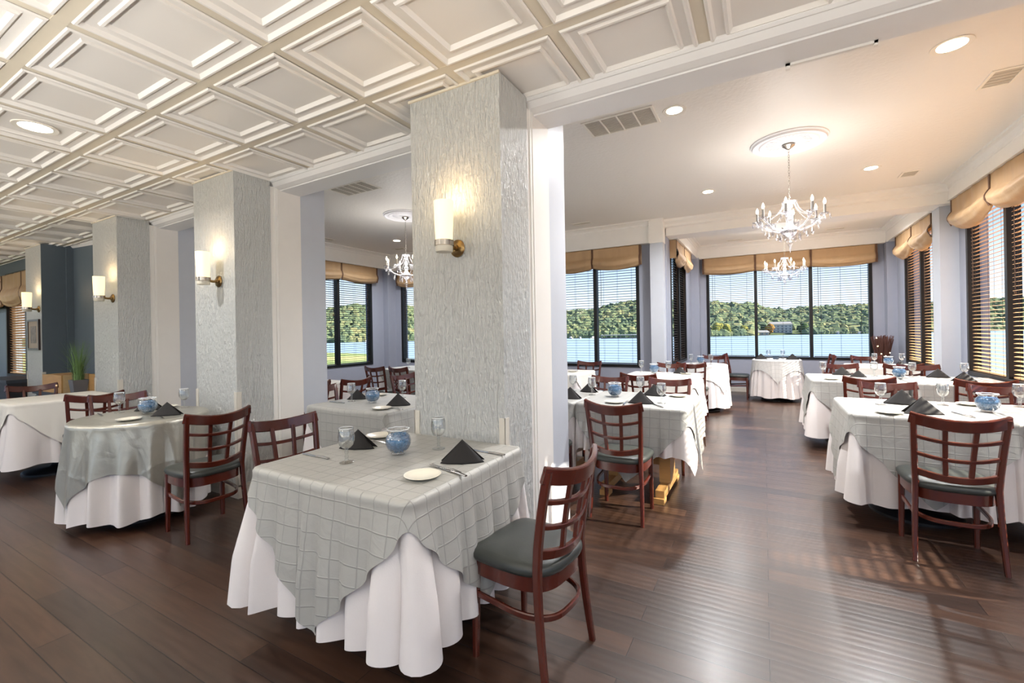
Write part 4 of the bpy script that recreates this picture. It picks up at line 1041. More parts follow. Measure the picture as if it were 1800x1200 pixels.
def medallion(x, y, lab):
    t = thing('ceiling_medallion', lab, 'ceiling medallion', (x, y, ZB), 0, 'round plaster ceiling medallions')
    bm = B()
    prof = [(0, -0.022), (0.05, -0.024), (0.06, -0.03), (0.075, -0.026), (0.09, -0.014), (0.19, -0.012), (0.225, -0.016), (0.235, -0.03), (0.25, -0.034), (0.262, -0.022), (0.285, -0.022), (0.298, -0.034), (0.315, -0.034), (0.322, -0.016), (0.335, -0.012), (0.335, 0.001)]
    lathe(bm, prof, 64); obj('plaster_disc', bm, M['medallion'], t, smooth=35)
    bm = B()
    for k in range(32):
        a = 2 * pi * k / 32
        lathe(bm, [(0, -0.006), (0.008, -0.004), (0.008, 0.002)], 6, c=(0, 0, 0), M=Matrix.Translation((0.15 * cos(a), 0.15 * sin(a), -0.013)) @ Matrix.Rotation(a, 4, 'Z') @ Matrix.Diagonal((6, 1, 1, 1)))
    obj('petal_relief', bm, M['medallion'], t, smooth=60)
medallion(0.24, 5.22, 'white medallion above the large chandelier'); medallion(-4.82, 5.22, 'white medallion above the left chandelier'); medallion(0.34, 9.4, 'white medallion above the small far chandelier')

# ------------------------------------------------------------------ chandeliers
def drop_mesh(h, r):
    bm = B(); lathe(bm, [(0, 0), (r * 0.35, -h * 0.15), (r, -h * 0.62), (r * 0.8, -h * 0.82), (0, -h)], 6); me = mesh_of(bm, 'crystal_drop'); me.materials.append(M['crystal']); return me
DROP = [drop_mesh(0.055, 0.011), drop_mesh(0.042, 0.009), drop_mesh(0.08, 0.015)]
def sphere_chain(bm, pts, r):
    for p in pts: bmesh.ops.create_icosphere(bm, subdivisions=1, radius=r, matrix=Matrix.Translation(p))
CB = None
def chandelier(x, y, R, ztop, zbot, lab, sleeve, arms=8, two=True, bulbm=None):
    t = thing('crystal_chandelier', lab, 'chandelier', (x, y, 0), random.random(), 'crystal chandeliers')
    H = ztop - zbot; za = zbot + H * 0.52
    bm = B(); lathe(bm, [(0, ZB - 0.03), (0.05, ZB - 0.03), (0.055, ZB - 0.045), (0.03, ZB - 0.065), (0.01, ZB - 0.08), (0, ZB - 0.08)], 24); obj('canopy', bm, M['chrome'], t, smooth=50)
    bm = B(); z = ZB - 0.08; k = 0
    while z > ztop:
        Mx = Matrix.Translation((0, 0, z - 0.013)) @ Matrix.Rotation(pi / 2 * (k % 2), 4, 'Z')
        pts = [Mx @ Vector((0.007 * cos(a), 0, 0.016 * sin(a))) for a in [2 * pi * i / 8 for i in range(9)]]
        tube(bm, pts, 0.0018, 4); z -= 0.026; k += 1
    obj('chain', bm, M['chrome'], t)
    bm = B(); lathe(bm, [(0, ztop), (0.012, ztop), (0.015, ztop - 0.01), (0.06, ztop - 0.014), (0.068, ztop - 0.02), (0.05, ztop - 0.035), (0.02, ztop - 0.045), (0.028, ztop - 0.075), (0.016, ztop - 0.10), (0.03, ztop - 0.16), (0.016, ztop - 0.19), (0.035, za + 0.06), (0.02, za + 0.03), (0.04, za - 0.01), (0.075, za - 0.04), (0.085, za - 0.055), (0.06, za - 0.09), (0.02, za - 0.115), (0.012, za - 0.14), (0, za - 0.15)], 20); obj('glass_stem', bm, M['crystal'], t, smooth=30)
    rnd = random.Random(int(R * 1000))
    for k in range(arms):
        a = 2 * pi * k / arms + 0.2; ca, sa = cos(a), sin(a)
        prof = [(0.04, za - 0.03), (0.3 * R, za - 0.055), (0.6 * R, za - 0.03), (0.85 * R, za + 0.03), (0.95 * R, za + 0.06)]
        bm = B(); pts = []
        for i in range(13):
            u = i / 12 * 4; j = min(int(u), 3); f = u - j; r0, z0 = prof[j]; r1, z1 = prof[j + 1]; pts.append((ca * (r0 + (r1 - r0) * f), sa * (r0 + (r1 - r0) * f), z0 + (z1 - z0) * f))
        tube(bm, pts, 0.007, 6); arm = obj('arm', bm, M['crystal'], t, smooth=60)
        ex, ey, ez = 0.95 * R * ca, 0.95 * R * sa, za + 0.06
        bm = B(); lathe(bm, [(0, 0), (0.02, 0.002), (0.045, 0.014), (0.048, 0.017), (0.02, 0.008), (0.012, 0.02), (0, 0.02)], 16, c=(ex, ey, ez)); obj('drip_cup', bm, M['crystal'], arm, smooth=40)
        bm = B(); lathe(bm, [(0, 0.02), (0.011, 0.02), (0.011, 0.10), (0, 0.10)], 10, c=(ex, ey, ez)); cd = obj('candle_sleeve', bm, sleeve, t, smooth=40)
        bm = B(); lathe(bm, [(0, 0.10), (0.008, 0.104), (0.014, 0.122), (0.009, 0.145), (0, 0.165)], 10, c=(ex, ey, ez)); obj('candle_bulb', bm, M['bulb'], cd, smooth=60)
        # bead strand from the crown to the arm end
        bm = B(); pp = []
        for i in range(17):
            u = i / 16; r = 0.06 + (0.86 * R - 0.06) * (u ** 1.9); zz = ztop - 0.02 + (za + 0.05 - ztop + 0.02) * (1 - (1 - u) ** 1.3)
            pp.append((ca * r, sa * r, zz))
        sphere_chain(bm, pp, 0.0075); obj('bead_strand', bm, M['crystal'], t)
        # drops hanging from the cup and arm
        for q in range(4):
            b_ = a + q * pi / 2; obj('crystal_drop', DROP[0], None, t, loc=(ex + 0.042 * cos(b_), ey + 0.042 * sin(b_), ez + 0.012))
        obj('crystal_drop', DROP[2], None, t, loc=(0.62 * R * ca, 0.62 * R * sa, za - 0.035))
        obj('crystal_drop', DROP[2], None, t, loc=(0.30 * R * cos(a + 0.39), 0.30 * R * sin(a + 0.39), za - 0.075))
        a2 = a + pi / arms
        bm = B(); pp = []
        for i in range(9):
            u = i / 8; aa = a + 2 * pi / arms * u; r = 0.92 * R * (1 - 0.10 * sin(pi * u)); pp.append((r * cos(aa), r * sin(aa), ez - 0.01 - 0.055 * sin(pi * u)))
        sphere_chain(bm, pp, 0.006); obj('bead_swag', bm, M['crystal'], t)
        obj('crystal_drop', DROP[1], None, t, loc=(0.83 * R * cos(a2), 0.83 * R * sin(a2), ez - 0.07))
    bm = B(); lathe(bm, [(0, za - 0.14), (0.02, za - 0.16), (0.026, za - 0.18), (0.014, za - 0.205), (0, zbot)], 10); obj('finial', bm, M['crystal'], t, smooth=40)
    l = bpy.data.lights.new('chandelier_glow', 'POINT'); l.energy = 13; l.color = (1, 0.95, 0.9); l.shadow_soft_size = 0.25
    lo = bpy.data.objects.new('chandelier_glow', l); COL.objects.link(lo); lo.parent = t; lo.location = (0, 0, za + 0.12)
M['darkmetal'] = mat('grey_metal_sleeve', rgb(120, 116, 112), 0.35, metal=0.8)
M['whitecandle'] = mat('ivory_candle_sleeve', rgb(235, 225, 205), 0.5, var=0.02)
chandelier(0.24, 5.22, 0.30, 2.66, 2.13, 'large crystal chandelier hanging over the right tables', M['darkmetal'])
chandelier(0.34, 9.40, 0.335, 2.66, 2.07, 'smaller looking crystal chandelier in front of the far lake window', M['whitecandle'])
chandelier(-4.82, 5.22, 0.32, 2.64, 2.05, 'crystal chandelier half hidden behind the nearest column', M['whitecandle'])

# ------------------------------------------------------------------ left corner furniture
t = thing('framed_picture', 'small brown framed picture on the farthest column', 'picture', (-9.76, 2.337, 1.485))
bm = B()
for a in ((-0.25, -0.235, 0.25, -0.205), (-0.25, 0.205, 0.25, 0.235), (-0.25, -0.205, -0.22, 0.205), (0.22, -0.205, 0.25, 0.205)): box(bm, a[0], -0.012, a[1], a[2], 0.012, a[3])
obj('picture_frame', bm, mat('dark_brown_frame', rgb(52, 38, 34), 0.4), t)
bm = B(); box(bm, -0.22, -0.003, -0.205, 0.22, 0.01, 0.205); obj('mat_board', bm, mat('beige_mat_board', rgb(168, 154, 138), 0.8), t)
m_, nt_, b_ = new_mat('sepia_print'); nz = node(nt_, 'ShaderNodeTexNoise'); nz.inputs['Scale'].default_value = 14; cr = node(nt_, 'ShaderNodeValToRGB'); cr.color_ramp.elements[0].position = 0.35; cr.color_ramp.elements[1].position = 0.7
cr.color_ramp.elements[0].color = rgb(92, 80, 74); cr.color_ramp.elements[1].color = rgb(140, 124, 110); tc_ = node(nt_, 'ShaderNodeTexCoord'); nt_.links.new(tc_.outputs['Object'], nz.inputs['Vector']); nt_.links.new(nz.outputs[0], cr.inputs[0]); nt_.links.new(cr.outputs[0], b_.inputs['Base Color'])
bm = B(); box(bm, -0.12, -0.005, -0.13, 0.12, -0.002, 0.13); obj('print', bm, m_, t)
# low dark cabinet with crate, planter
t = thing('low_cabinet', 'dark blue low cabinet against the slate wall', 'cabinet', (-8.25, 2.42, 0))
bm = B(); box(bm, -0.88, -0.22, 0.05, 0.88, 0.24, 0.64); obj('body', bm, M['darkcab'], t)
bm = B(); box(bm, -0.92, -0.25, 0.64, 0.92, 0.25, 0.68); obj('cabinet_top', bm, M['darkcab'], t)
for k in range(3):
    bm = B(); x = -0.86 + k * 0.58; box(bm, x, -0.235, 0.09, x + 0.55, -0.22, 0.61); d = obj('door', bm, M['darkcab'], t)
    bm = B(); box(bm, x + 0.26, -0.25, 0.5, x + 0.29, -0.235, 0.53); obj('door_knob', bm, M['chrome'], d)
def crate(name, x, y, z, w, d, h, lab, rz=0):
    t = thing(name, lab, 'crate', (x, y, z), rz, 'pale pine boxes on the cabinet')
    bm = B(); box(bm, -w, -d, 0, w, -d + 0.018, h); box(bm, -w, d - 0.018, 0, w, d, h); obj('long_side', bm, M['pine'], t)
    for e_ in (-w, w - 0.018):
        bm = B(); box(bm, e_, -d + 0.018, 0, e_ + 0.018, d - 0.018, h); obj('end_panel', bm, M['pine2'], t)
    bm = B(); box(bm, -w + 0.018, -d + 0.018, 0.0, w - 0.018, d - 0.018, 0.015); obj('crate_bottom', bm, M['pine'], t)
    bm = B(); box(bm, -w + 0.018, -d + 0.018, h - 0.02, w - 0.018, d - 0.018, h - 0.004); obj('crate_lid', bm, M['pine'], t)
M['pine2'] = mat('pale_pine_end_grain', rgb(214, 184, 138), 0.5, var=0.15, nscale=9, stretch=(1, 3, 6))
crate('wooden_crate', -8.55, 2.36, 0.68, 0.30, 0.15, 0.24, 'low pine box left of the potted grass', 0.05)
crate('wooden_crate', -7.66, 2.50, 0.68, 0.16, 0.12, 0.26, 'pine box behind the potted grass, under the tall one')
crate('wooden_crate', -7.62, 2.50, 0.94, 0.09, 0.09, 0.28, 'tall narrow pine box behind the potted grass')
t = thing('potted_grass', 'tall green grass plant in a square grey pot', 'plant', (-7.90, 2.30, 0.68))
bm = B(); lathe(bm, [(0, 0), (0.085, 0), (0.115, 0.19), (0.105, 0.19), (0.10, 0.17), (0, 0.17)], 4, M=Matrix.Rotation(pi / 4, 4, 'Z')); obj('pot', bm, M['plantpot'], t)
bm = B(); rnd = random.Random(4)
for k in range(170):
    a = rnd.uniform(0, 2 * pi); r = rnd.uniform(0, 0.06); ln = rnd.uniform(0.30, 0.55); le = rnd.uniform(0.02, 0.20)
    if k % 17 == 0: le = 0.42; ln = 0.42
    bx_, by_ = r * cos(a), r * sin(a); w = 0.0035
    px, py = -sin(a) * w, cos(a) * w; prev = None
    for i in range(6):
        u = i / 5; x = bx_ + cos(a) * le * u ** 2; y = by_ + sin(a) * le * u ** 2; z = 0.17 + ln * (u - 0.25 * u * u * (le > 0.3) * 2)
        y = min(y, 0.30)
        k_ = 1 - u * 0.9
        v1 = bm.verts.new((x + px * k_, y + py * k_, z)); v2 = bm.verts.new((x - px * k_, y - py * k_, z))
        if prev: bm.faces.new((prev[0], prev[1], v2, v1))
        prev = (v1, v2)
obj('grass_blades', bm, M['grassblade'], t)
t = thing('console_table', 'black console under the lounge window', 'console', (-10.75, 2.32, 0))
bm = B(); box(bm, -0.62, -0.2, 0.74, 0.62, 0.2, 0.79); obj('top', bm, M['darkcab'], t)
bm = B(); box(bm, -0.58, -0.16, 0.1, 0.58, 0.18, 0.74); obj('body', bm, M['darkcab'], t)
for sx in (-1, 1):
    bm = B(); box(bm, sx * 0.6 - 0.02, -0.19, 0, sx * 0.6 + 0.02, 0.19, 0.74); obj('leg', bm, M['iron'], t)

# twig bundle in the far corner
t = thing('twig_arrangement', 'bundle of dark twigs with tiny fairy lights in the far right corner', 'dried arrangement', (1.88, 10.45, 0))
bm = B(); lathe(bm, [(0, 0), (0.09, 0), (0.11, 0.3), (0.09, 0.55), (0.095, 0.6), (0.085, 0.6), (0.08, 0.5), (0, 0.48)], 20); obj('floor_vase', bm, M['darkcab'], t, smooth=50)
bm = B(); rnd = random.Random(9)
for k in range(130):
    a = rnd.uniform(0, 2 * pi); r = sqrt(rnd.random()); r0 = 0.065 * r; r1 = 0.15 * r + 0.015; h = 1.18 + rnd.uniform(-0.05, 0.04)
    tube(bm, [(r0 * cos(a), r0 * sin(a), 0.5), ((r0 + r1) * 0.46 * cos(a + 0.1), (r0 + r1) * 0.46 * sin(a + 0.1), 0.85), (r1 * cos(a), r1 * sin(a), h)], 0.0045, 4)
obj('twigs', bm, M['twig'], t)
for k, (x, y, z) in enumerate([(-0.10, -0.12, 1.17), (-0.08, -0.10, 1.02), (0.03, -0.11, 0.84), (-0.03, -0.1, 0.88), (0.09, -0.1, 0.9)]):
    bm = B(); bmesh.ops.create_icosphere(bm, subdivisions=1, radius=0.009, matrix=Matrix.Translation((x, y, z))); obj('fairy_light', bm, M['led'], t)

# ------------------------------------------------------------------ outdoors
def mesh_np(name, verts, faces, m, smooth=False):
    me = bpy.data.meshes.new(name); me.from_pydata(verts, [], faces); me.update()
    if smooth: me.polygons.foreach_set('use_smooth', [True] * len(me.polygons))
    me.materials.append(m); o = bpy.data.objects.new(name, me); COL.objects.link(o); return o
def lake_mat():
    m, nt, b = new_mat('lake_water')
    tc = node(nt, 'ShaderNodeTexCoord'); n1 = node(nt, 'ShaderNodeTexNoise'); n1.inputs['Scale'].default_value = 0.25; n1.inputs['Detail'].default_value = 6
    mp = node(nt, 'ShaderNodeMapping'); mp.inputs['Scale'].default_value = (0.35, 1, 1); nt.links.new(tc.outputs['Object'], mp.inputs['Vector']); nt.links.new(mp.outputs[0], n1.inputs['Vector'])
    bp = node(nt, 'ShaderNodeBump'); bp.inputs['Distance'].default_value = 0.25; bp.inputs['Strength'].default_value = 0.35; nt.links.new(n1.outputs[0], bp.inputs['Height']); nt.links.new(bp.outputs[0], b.inputs['Normal'])
    b.inputs['Base Color'].default_value = rgb(130, 150, 168); b.inputs['Roughness'].default_value = 0.4; b.inputs['Specular IOR Level'].default_value = 0.6
    return m
ZL = -10.0
v = []; 
bm = B(); bmesh.ops.create_circle(bm, cap_ends=True, segments=64, radius=2500, matrix=Matrix.Translation((0, 0, ZL)))
o = obj('lake', bm, lake_mat()); tag(o, 'calm pale blue lake outside the windows', 'lake', None, 'stuff')
def grass_mat():
    m, nt, b = new_mat('mown_lawn'); tc = node(nt, 'ShaderNodeTexCoord'); n1 = node(nt, 'ShaderNodeTexNoise'); n1.inputs['Scale'].default_value = 0.12; n1.inputs['Detail'].default_value = 8
    nt.links.new(tc.outputs['Object'], n1.inputs['Vector']); cr = node(nt, 'ShaderNodeValToRGB'); cr.color_ramp.elements[0].position = 0.4; cr.color_ramp.elements[1].position = 0.62
    cr.color_ramp.elements[0].color = rgb(92, 116, 54); cr.color_ramp.elements[1].color = rgb(150, 146, 92); nt.links.new(n1.outputs[0], cr.inputs[0]); nt.links.new(cr.outputs[0], b.inputs['Base Color']); b.inputs['Roughness'].default_value = 0.9
    return m
edge = [(-8.3, -60), (-110, -60), (-110, 34), (-76, 34), (-71, 33), (-55, 38.5), (-46, 37), (-38, 35.6), (-29, 31), (-20, 24), (-12, 14), (-8.3, 9)]
bm = B(); top = [bm.verts.new((x, y, -0.8)) for x, y in edge]; bot = [bm.verts.new((x * 1.06, y * 1.06, ZL - 0.5)) for x, y in edge]
bm.faces.new(top)
for i in range(len(edge)): bm.faces.new((top[i], top[(i + 1) % len(edge)], bot[(i + 1) % len(edge)], bot[i]))
o = obj('lawn', bm, grass_mat()); tag(o, 'sunlit green and yellow lawn outside the left windows', 'lawn', None, 'stuff')
bm = B(); box(bm, -8.29, 2.6, -1.6, 2.45, 11.3, -0.13); box(bm, -16.4, -4.5, -1.6, 4.9, 2.6, -0.13)
o = struct('foundation', bm, mat('concrete_foundation', rgb(170, 166, 158), 0.8), label='concrete base under the building')
bm = B(); box(bm, -24, -34, -0.5, 22, -4.52, -0.2); box(bm, 4.92, -4.5, -0.5, 22, 2.4, -0.2)  # pale ground out of view, added to bounce light onto the lounge ceiling
o = struct('bounce_slab', bm, mat('pale_bounce_slab', rgb(206, 198, 184), 0.85), label='unseen added terrace outside the lounge')

ridge = [(-100, 0.03), (-85, 0.012), (-71.3, 0.0052), (-65.55, 0.0074), (-62.05, 0.0182), (-58.25, 0.0276), (-54.76, 0.0388), (-52.93, 0.0469), (-50.41, 0.0553), (-48.8, 0.0613), (-46.82, 0.0541), (-43.08, 0.0601), (-41.83, 0.0575), (-36, 0.043), (-32.39, 0.0302), (-27, 0.035), (-22.54, 0.041), (-19.32, 0.0421), (-17.9, 0.049), (-15.8, 0.0554), (-13.41, 0.0613), (-9.76, 0.0577), (-5.67, 0.0512), (-2.98, 0.0458), (-0.96, 0.0442), (0.15, 0.0345), (2.04, 0.0299), (4.12, 0.0338), (6.11, 0.0343), (9.35, 0.0336), (12.73, 0.0334), (16.14, 0.0346), (19.19, 0.0364), (30, 0.04), (45, 0.03), (60, 0.035)]
shore = [(-100, 0.0105), (-65, 0.0105), (-51, 0.016), (-18, 0.0172), (-5.7, 0.0172), (9.3, 0.0141), (18.8, 0.0112), (60, 0.0105)]
def interp(T, a):
    if a <= T[0][0]: return T[0][1]
    for (a0, v0), (a1, v1) in zip(T, T[1:]):
        if a <= a1: return v0 + (v1 - v0) * (a - a0) / (a1 - a0)
    return T[-1][1]
def forest_mat(name, c0, c1, c2, sc):
    m, nt, b = new_mat(name); tc = node(nt, 'ShaderNodeTexCoord'); n1 = node(nt, 'ShaderNodeTexNoise'); n1.inputs['Scale'].default_value = sc; n1.inputs['Detail'].default_value = 6
    nt.links.new(tc.outputs['Object'], n1.inputs['Vector']); cr = node(nt, 'ShaderNodeValToRGB'); e = cr.color_ramp.elements; e[0].position = 0.36; e[0].color = c0; e[1].position = 0.5; e[1].color = c1
    q = e.new(0.64); q.color = c2; nt.links.new(n1.outputs[0], cr.inputs[0]); nt.links.new(cr.outputs[0], b.inputs['Base Color']); b.inputs['Roughness'].default_value = 0.95; b.inputs['Specular IOR Level'].default_value = 0.1
    return m
FM = forest_mat('forest_canopy', rgb(70, 84, 70), rgb(90, 103, 76), rgb(116, 116, 84), 0.05)  # distance haze painted in: greens lifted, softened and slightly blued
GM = forest_mat('wooded_ground', rgb(58, 74, 50), rgb(76, 88, 58), rgb(92, 98, 66), 0.02)
verts, faces = [], []
azs = [-100 + 160 * i / 320 for i in range(321)]
ROW = 14
def hill_pt(a, u):
    ds = 11.4 / interp(shore, a); dr = ds * 1.45
    d = ds + (dr - ds) * u; zr = 1.4 + interp(ridge, a) * dr - 7
    h = max(zr - ZL, 3)
    if u <= 1: z = ZL - 0.3 + h * (u ** 1.15)
    else: z = ZL - 0.3 + h * (1 - (u - 1) * 0.8)
    r = radians(a); return (d * sin(r), d * cos(r), z)
for a in azs:
    for j in range(ROW): verts.append(hill_pt(a, j / (ROW - 3)))
for i in range(len(azs) - 1):
    for j in range(ROW - 1): faces.append((i * ROW + j, (i + 1) * ROW + j, (i + 1) * ROW + j + 1, i * ROW + j + 1))
o = mesh_np('hillside', verts, faces, GM, True); tag(o, 'long wooded hillside across the lake', 'hill', None, 'stuff')
# tree crowns over the slopes
t_ = (1 + sqrt(5)) / 2
ico = [Vector(p).normalized() for p in [(-1, t_, 0), (1, t_, 0), (-1, -t_, 0), (1, -t_, 0), (0, -1, t_), (0, 1, t_), (0, -1, -t_), (0, 1, -t_), (t_, 0, -1), (t_, 0, 1), (-t_, 0, -1), (-t_, 0, 1)]]
icf = [(0, 11, 5), (0, 5, 1), (0, 1, 7), (0, 7, 10), (0, 10, 11), (1, 5, 9), (5, 11, 4), (11, 10, 2), (10, 7, 6), (7, 1, 8), (3, 9, 4), (3, 4, 2), (3, 2, 6), (3, 6, 8), (3, 8, 9), (4, 9, 5), (2, 4, 11), (6, 2, 10), (8, 6, 7), (9, 8, 1)]
rnd = random.Random(12); verts, faces = [], []
for k in range(11000):
    a = rnd.uniform(-72, 21); u = rnd.random() ** 0.9
    if rnd.random() < 0.12: u = 0.005
    if rnd.random() < 0.12: u = 1.0
    if a < -66: u *= 0.3
    x, y, z = hill_pt(a, u); s = rnd.uniform(5.0, 9.5) * (0.8 if u < 0.02 else 1); sz = s * rnd.uniform(0.75, 1.15)
    if abs(a - 1.5) < 2.3 and u < 0.22: continue
    R_ = Matrix.Rotation(rnd.uniform(0, 6), 3, 'Z') @ Matrix.Rotation(rnd.uniform(0, 6), 3, 'X'); b0 = len(verts)
    for p in ico:
        q = R_ @ p; f = rnd.uniform(0.8, 1.15); verts.append((x + q.x * s * f, y + q.y * s * f, z + sz * 0.5 + q.z * sz * f))
    faces += [(i + b0, j + b0, l + b0) for i, j, l in icf]
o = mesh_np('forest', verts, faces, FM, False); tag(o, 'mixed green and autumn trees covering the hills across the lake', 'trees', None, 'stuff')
# lakeside trees singled out, houses, docks and boats
AUT = [forest_mat('autumn_crown_orange', rgb(96, 70, 42), rgb(130, 96, 50), rgb(142, 118, 60), 0.2), forest_mat('yellow_green_crown', rgb(82, 90, 44), rgb(118, 116, 54), rgb(138, 130, 68), 0.2), forest_mat('deep_green_crown', rgb(46, 62, 38), rgb(64, 82, 48), rgb(84, 98, 58), 0.2)]
TRK = mat('bark', rgb(90, 76, 62), 0.9)
def tree(a, u, s, mi, lab):
    x, y, z = hill_pt(a, u); t = thing('lakeside_tree', lab, 'tree', (x, y, z), 0, 'trees along the far shore')
    bm = B(); lathe(bm, [(s * 0.08, -1), (s * 0.05, s * 0.8)], 8); obj('trunk', bm, TRK, t)
    bm = B(); rn = random.Random(int(a * 10 + 999))
    for k in range(14):
        r = s * rn.uniform(0.35, 0.6); aa = rn.uniform(0, 6.28); rr = s * rn.uniform(0, 0.6)
        bmesh.ops.create_icosphere(bm, subdivisions=2, radius=r, matrix=Matrix.Translation((rr * cos(aa), rr * sin(aa), s * rn.uniform(0.6, 1.5))))
    for v_ in bm.verts: v_.co += Vector((rn.uniform(-1, 1), rn.uniform(-1, 1), rn.uniform(-1, 1))) * s * 0.07
    obj('crown', bm, AUT[mi], t)
tree(-4.8, 0.03, 10, 1, 'yellow green tree on the far shore, left end of the far window'); tree(-3.9, 0.02, 9, 1, 'second yellow green tree from the left end of the far window')
tree(0.55, 0.05, 8, 0, 'russet tree in front of the pale lakeside buildings'); tree(-1.9, 0.03, 8, 1, 'yellowish tree just left of the first mullion of the far window')
tree(3.8, 0.03, 8, 2, 'dark green tree right of the pale lakeside buildings')
WM = mat('white_siding', rgb(176, 174, 170), 0.7); RM = mat('grey_roofing', rgb(140, 138, 136), 0.8); TM = mat('tan_siding', rgb(156, 140, 120), 0.8); WG = mat('dark_window_glass', rgb(96, 104, 112), 0.3)
def house(a, u, w, h, d, wm, lab, fl=2):
    x, y, z = hill_pt(a, u); t = thing('lakeside_building', lab, 'building', (x, y, z - 1), -radians(a), 'buildings on the far shore')
    bm = B(); box(bm, -w / 2, -d / 2, 0, w / 2, d / 2, h); obj('walls', bm, wm, t)
    bm = B(); vs = [bm.verts.new(p) for p in [(-w / 2 - 1, -d / 2 - 1, h), (w / 2 + 1, -d / 2 - 1, h), (w / 2 + 1, d / 2 + 1, h), (-w / 2 - 1, d / 2 + 1, h), (-w / 2 + 2, 0, h + d * 0.3), (w / 2 - 2, 0, h + d * 0.3)]]
    for f in ((0, 1, 5, 4), (1, 2, 5), (2, 3, 4, 5), (3, 0, 4), (3, 2, 1, 0)): bm.faces.new([vs[i] for i in f])
    obj('roof', bm, RM, t); n = int(w / 5)
    for i in range(n):
        for k in range(fl):
            bm = B(); xx = -w / 2 + w * (i + 0.5) / n; zz = 1.5 + k * (h - 1.5) / fl; box(bm, xx - 1, -d / 2 - 0.1, zz, xx + 1, -d / 2, zz + (h / fl) * 0.5); obj('window', bm, WG, t)
house(1.55, 0.13, 30, 13, 14, WM, 'large white lakeside building seen in the centre of the far window', 3)
house(-0.4, 0.03, 22, 5, 10, TM, 'long low tan building left of the large white one', 1)
house(-2.9, 0.03, 16, 4.5, 10, TM, 'low tan house behind the left section of the far window', 1)
house(6.4, 0.0, 11, 4, 8, WM, 'white boathouse in the right section of the far window', 1); house(8.2, 0.0, 9, 3.5, 8, WM, 'smaller white boathouse farther right on the shore', 1)
def onlake(a, f): d = 11.4 / interp(shore, a) * f; r = radians(a); return (d * sin(r), d * cos(r), ZL)
def dock(a, f, w, lab):
    t = thing('covered_dock', lab, 'dock', onlake(a, f), -radians(a), 'covered boat docks')
    bm = B(); box(bm, -w / 2, -5, 0.3, w / 2, 5, 0.9); obj('deck', bm, RM, t)
    bm = B(); box(bm, -w / 2, -5.5, 4.2, w / 2, 5.5, 5.2); obj('roof', bm, WM, t)
    for i in range(int(w / 6) + 1):
        bm = B(); xx = -w / 2 + 1 + i * 6; box(bm, xx - 0.2, -5, -0.5, xx + 0.2, -4.6, 4.2); box(bm, xx - 0.2, 4.6, -0.5, xx + 0.2, 5, 4.2); obj('post', bm, RM, t)
dock(-15.9, 0.9, 48, 'long white covered dock beyond the middle wall window'); dock(-13.6, 0.93, 20, 'shorter taller covered dock beyond the middle wall window')
def boat(a, f, lab):
    t = thing('moored_boat', lab, 'boat', onlake(a, f), random.uniform(0, 6), 'small white boats on the lake')
    bm = B(); L_, W_ = 4.5, 1.4
    vs = [bm.verts.new(p) for p in [(-L_, -W_, 1.4), (L_ * 0.5, -W_, 1.4), (L_, 0, 1.7), (L_ * 0.5, W_, 1.4), (-L_, W_, 1.4), (-L_, -W_ * 0.7, -0.2), (L_ * 0.4, -W_ * 0.7, -0.2), (L_ * 0.8, 0, -0.2), (L_ * 0.4, W_ * 0.7, -0.2), (-L_, W_ * 0.7, -0.2)]]
    bm.faces.new(vs[:5]); bm.faces.new(vs[5:][::-1])
    for i in range(5): bm.faces.new((vs[i], vs[(i + 1) % 5], vs[5 + (i + 1) % 5], vs[5 + i]))
    obj('hull', bm, WM, t); bm = B(); box(bm, -1.5, -1, 1.4, 1.2, 1, 3.2); obj('cabin', bm, WM, t)
for a, f, w_ in ((-22.0, 0.95, 'leftmost of the boats right of the nearest column'), (-20.8, 0.93, 'second boat right of the nearest column'), (-19.2, 0.94, 'boat just left of the long dock'), (-53.9, 0.95, 'boat behind the left window, left section'), (-47.6, 0.95, 'boat behind the left window, right section'), (-60.9, 0.95, 'boat between the second and third columns')):
    boat(a, f, 'small white boat on the lake, ' + w_)

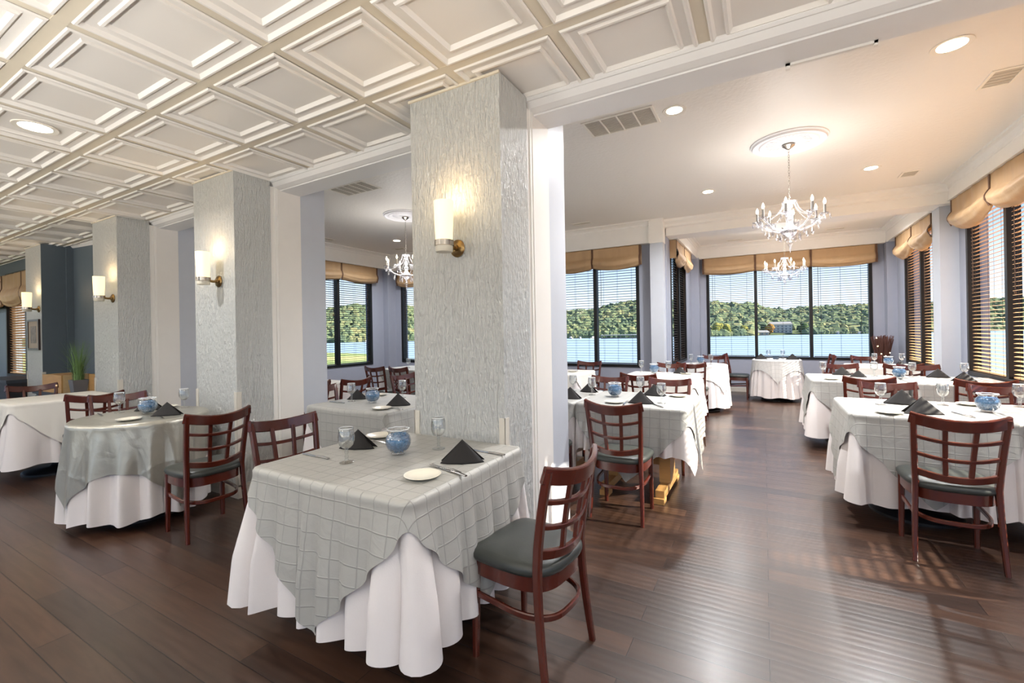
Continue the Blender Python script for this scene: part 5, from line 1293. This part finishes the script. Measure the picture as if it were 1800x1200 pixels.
# ------------------------------------------------------------------ sky, sun, camera
w = bpy.data.worlds.new('World'); SC.world = w; w.use_nodes = True; nt = w.node_tree; nt.nodes.clear()
out = node(nt, 'ShaderNodeOutputWorld'); bg = node(nt, 'ShaderNodeBackground'); tc = node(nt, 'ShaderNodeTexCoord'); sp = node(nt, 'ShaderNodeSeparateXYZ'); cr = node(nt, 'ShaderNodeValToRGB')
nt.links.new(tc.outputs['Generated'], sp.inputs[0]); nt.links.new(sp.outputs['Z'], cr.inputs[0]); nt.links.new(cr.outputs[0], bg.inputs[0]); nt.links.new(bg.outputs[0], out.inputs[0])
e = cr.color_ramp.elements; e[0].position = 0.0; e[0].color = rgb(238, 244, 250); e[1].position = 1.0; e[1].color = rgb(120, 165, 225)
q = e.new(0.06); q.color = rgb(222, 236, 250); q = e.new(0.16); q.color = rgb(172, 206, 246); q = e.new(0.4); q.color = rgb(140, 182, 236)
bg.inputs['Strength'].default_value = 0.78
sl = bpy.data.lights.new('sun', 'SUN'); sl.energy = 11.0; sl.color = (1, 0.92, 0.78); sl.angle = radians(0.6)
so = bpy.data.objects.new('sun', sl); COL.objects.link(so)
d = Vector((-1.0, -0.22, -0.62)).normalized(); so.rotation_euler = d.to_track_quat('-Z', 'Y').to_euler()
so.location = (20, 10, 15)

cam = bpy.data.cameras.new('camera'); co = bpy.data.objects.new('camera', cam); COL.objects.link(co); SC.camera = co
cam.sensor_width = 36; cam.lens = 783.0 / 1800 * 36; cam.clip_end = 5000; cam.clip_start = 0.05
cam.shift_y = -(600 - 583) / 1800
yaw, roll = radians(29.5), radians(-1.02)
co.matrix_world = Matrix.Translation((0, 0, 1.4)) @ Matrix.Rotation(yaw, 4, 'Z') @ Matrix.Rotation(radians(90), 4, 'X') @ Matrix.Rotation(roll, 4, 'Z')

SC.view_settings.view_transform = 'Standard'; SC.view_settings.look = 'None'; SC.view_settings.gamma = 1; SC.view_settings.use_curve_mapping = False
SC.view_settings.exposure = 0.95
SC.cycles.use_denoising = True
SC.cycles.max_bounces = 8; SC.cycles.transparent_max_bounces = 24; SC.cycles.diffuse_bounces = 5; SC.cycles.glossy_bounces = 3
SC.cycles.caustics_reflective = False; SC.cycles.caustics_refractive = False; SC.cycles.sample_clamp_indirect = 6
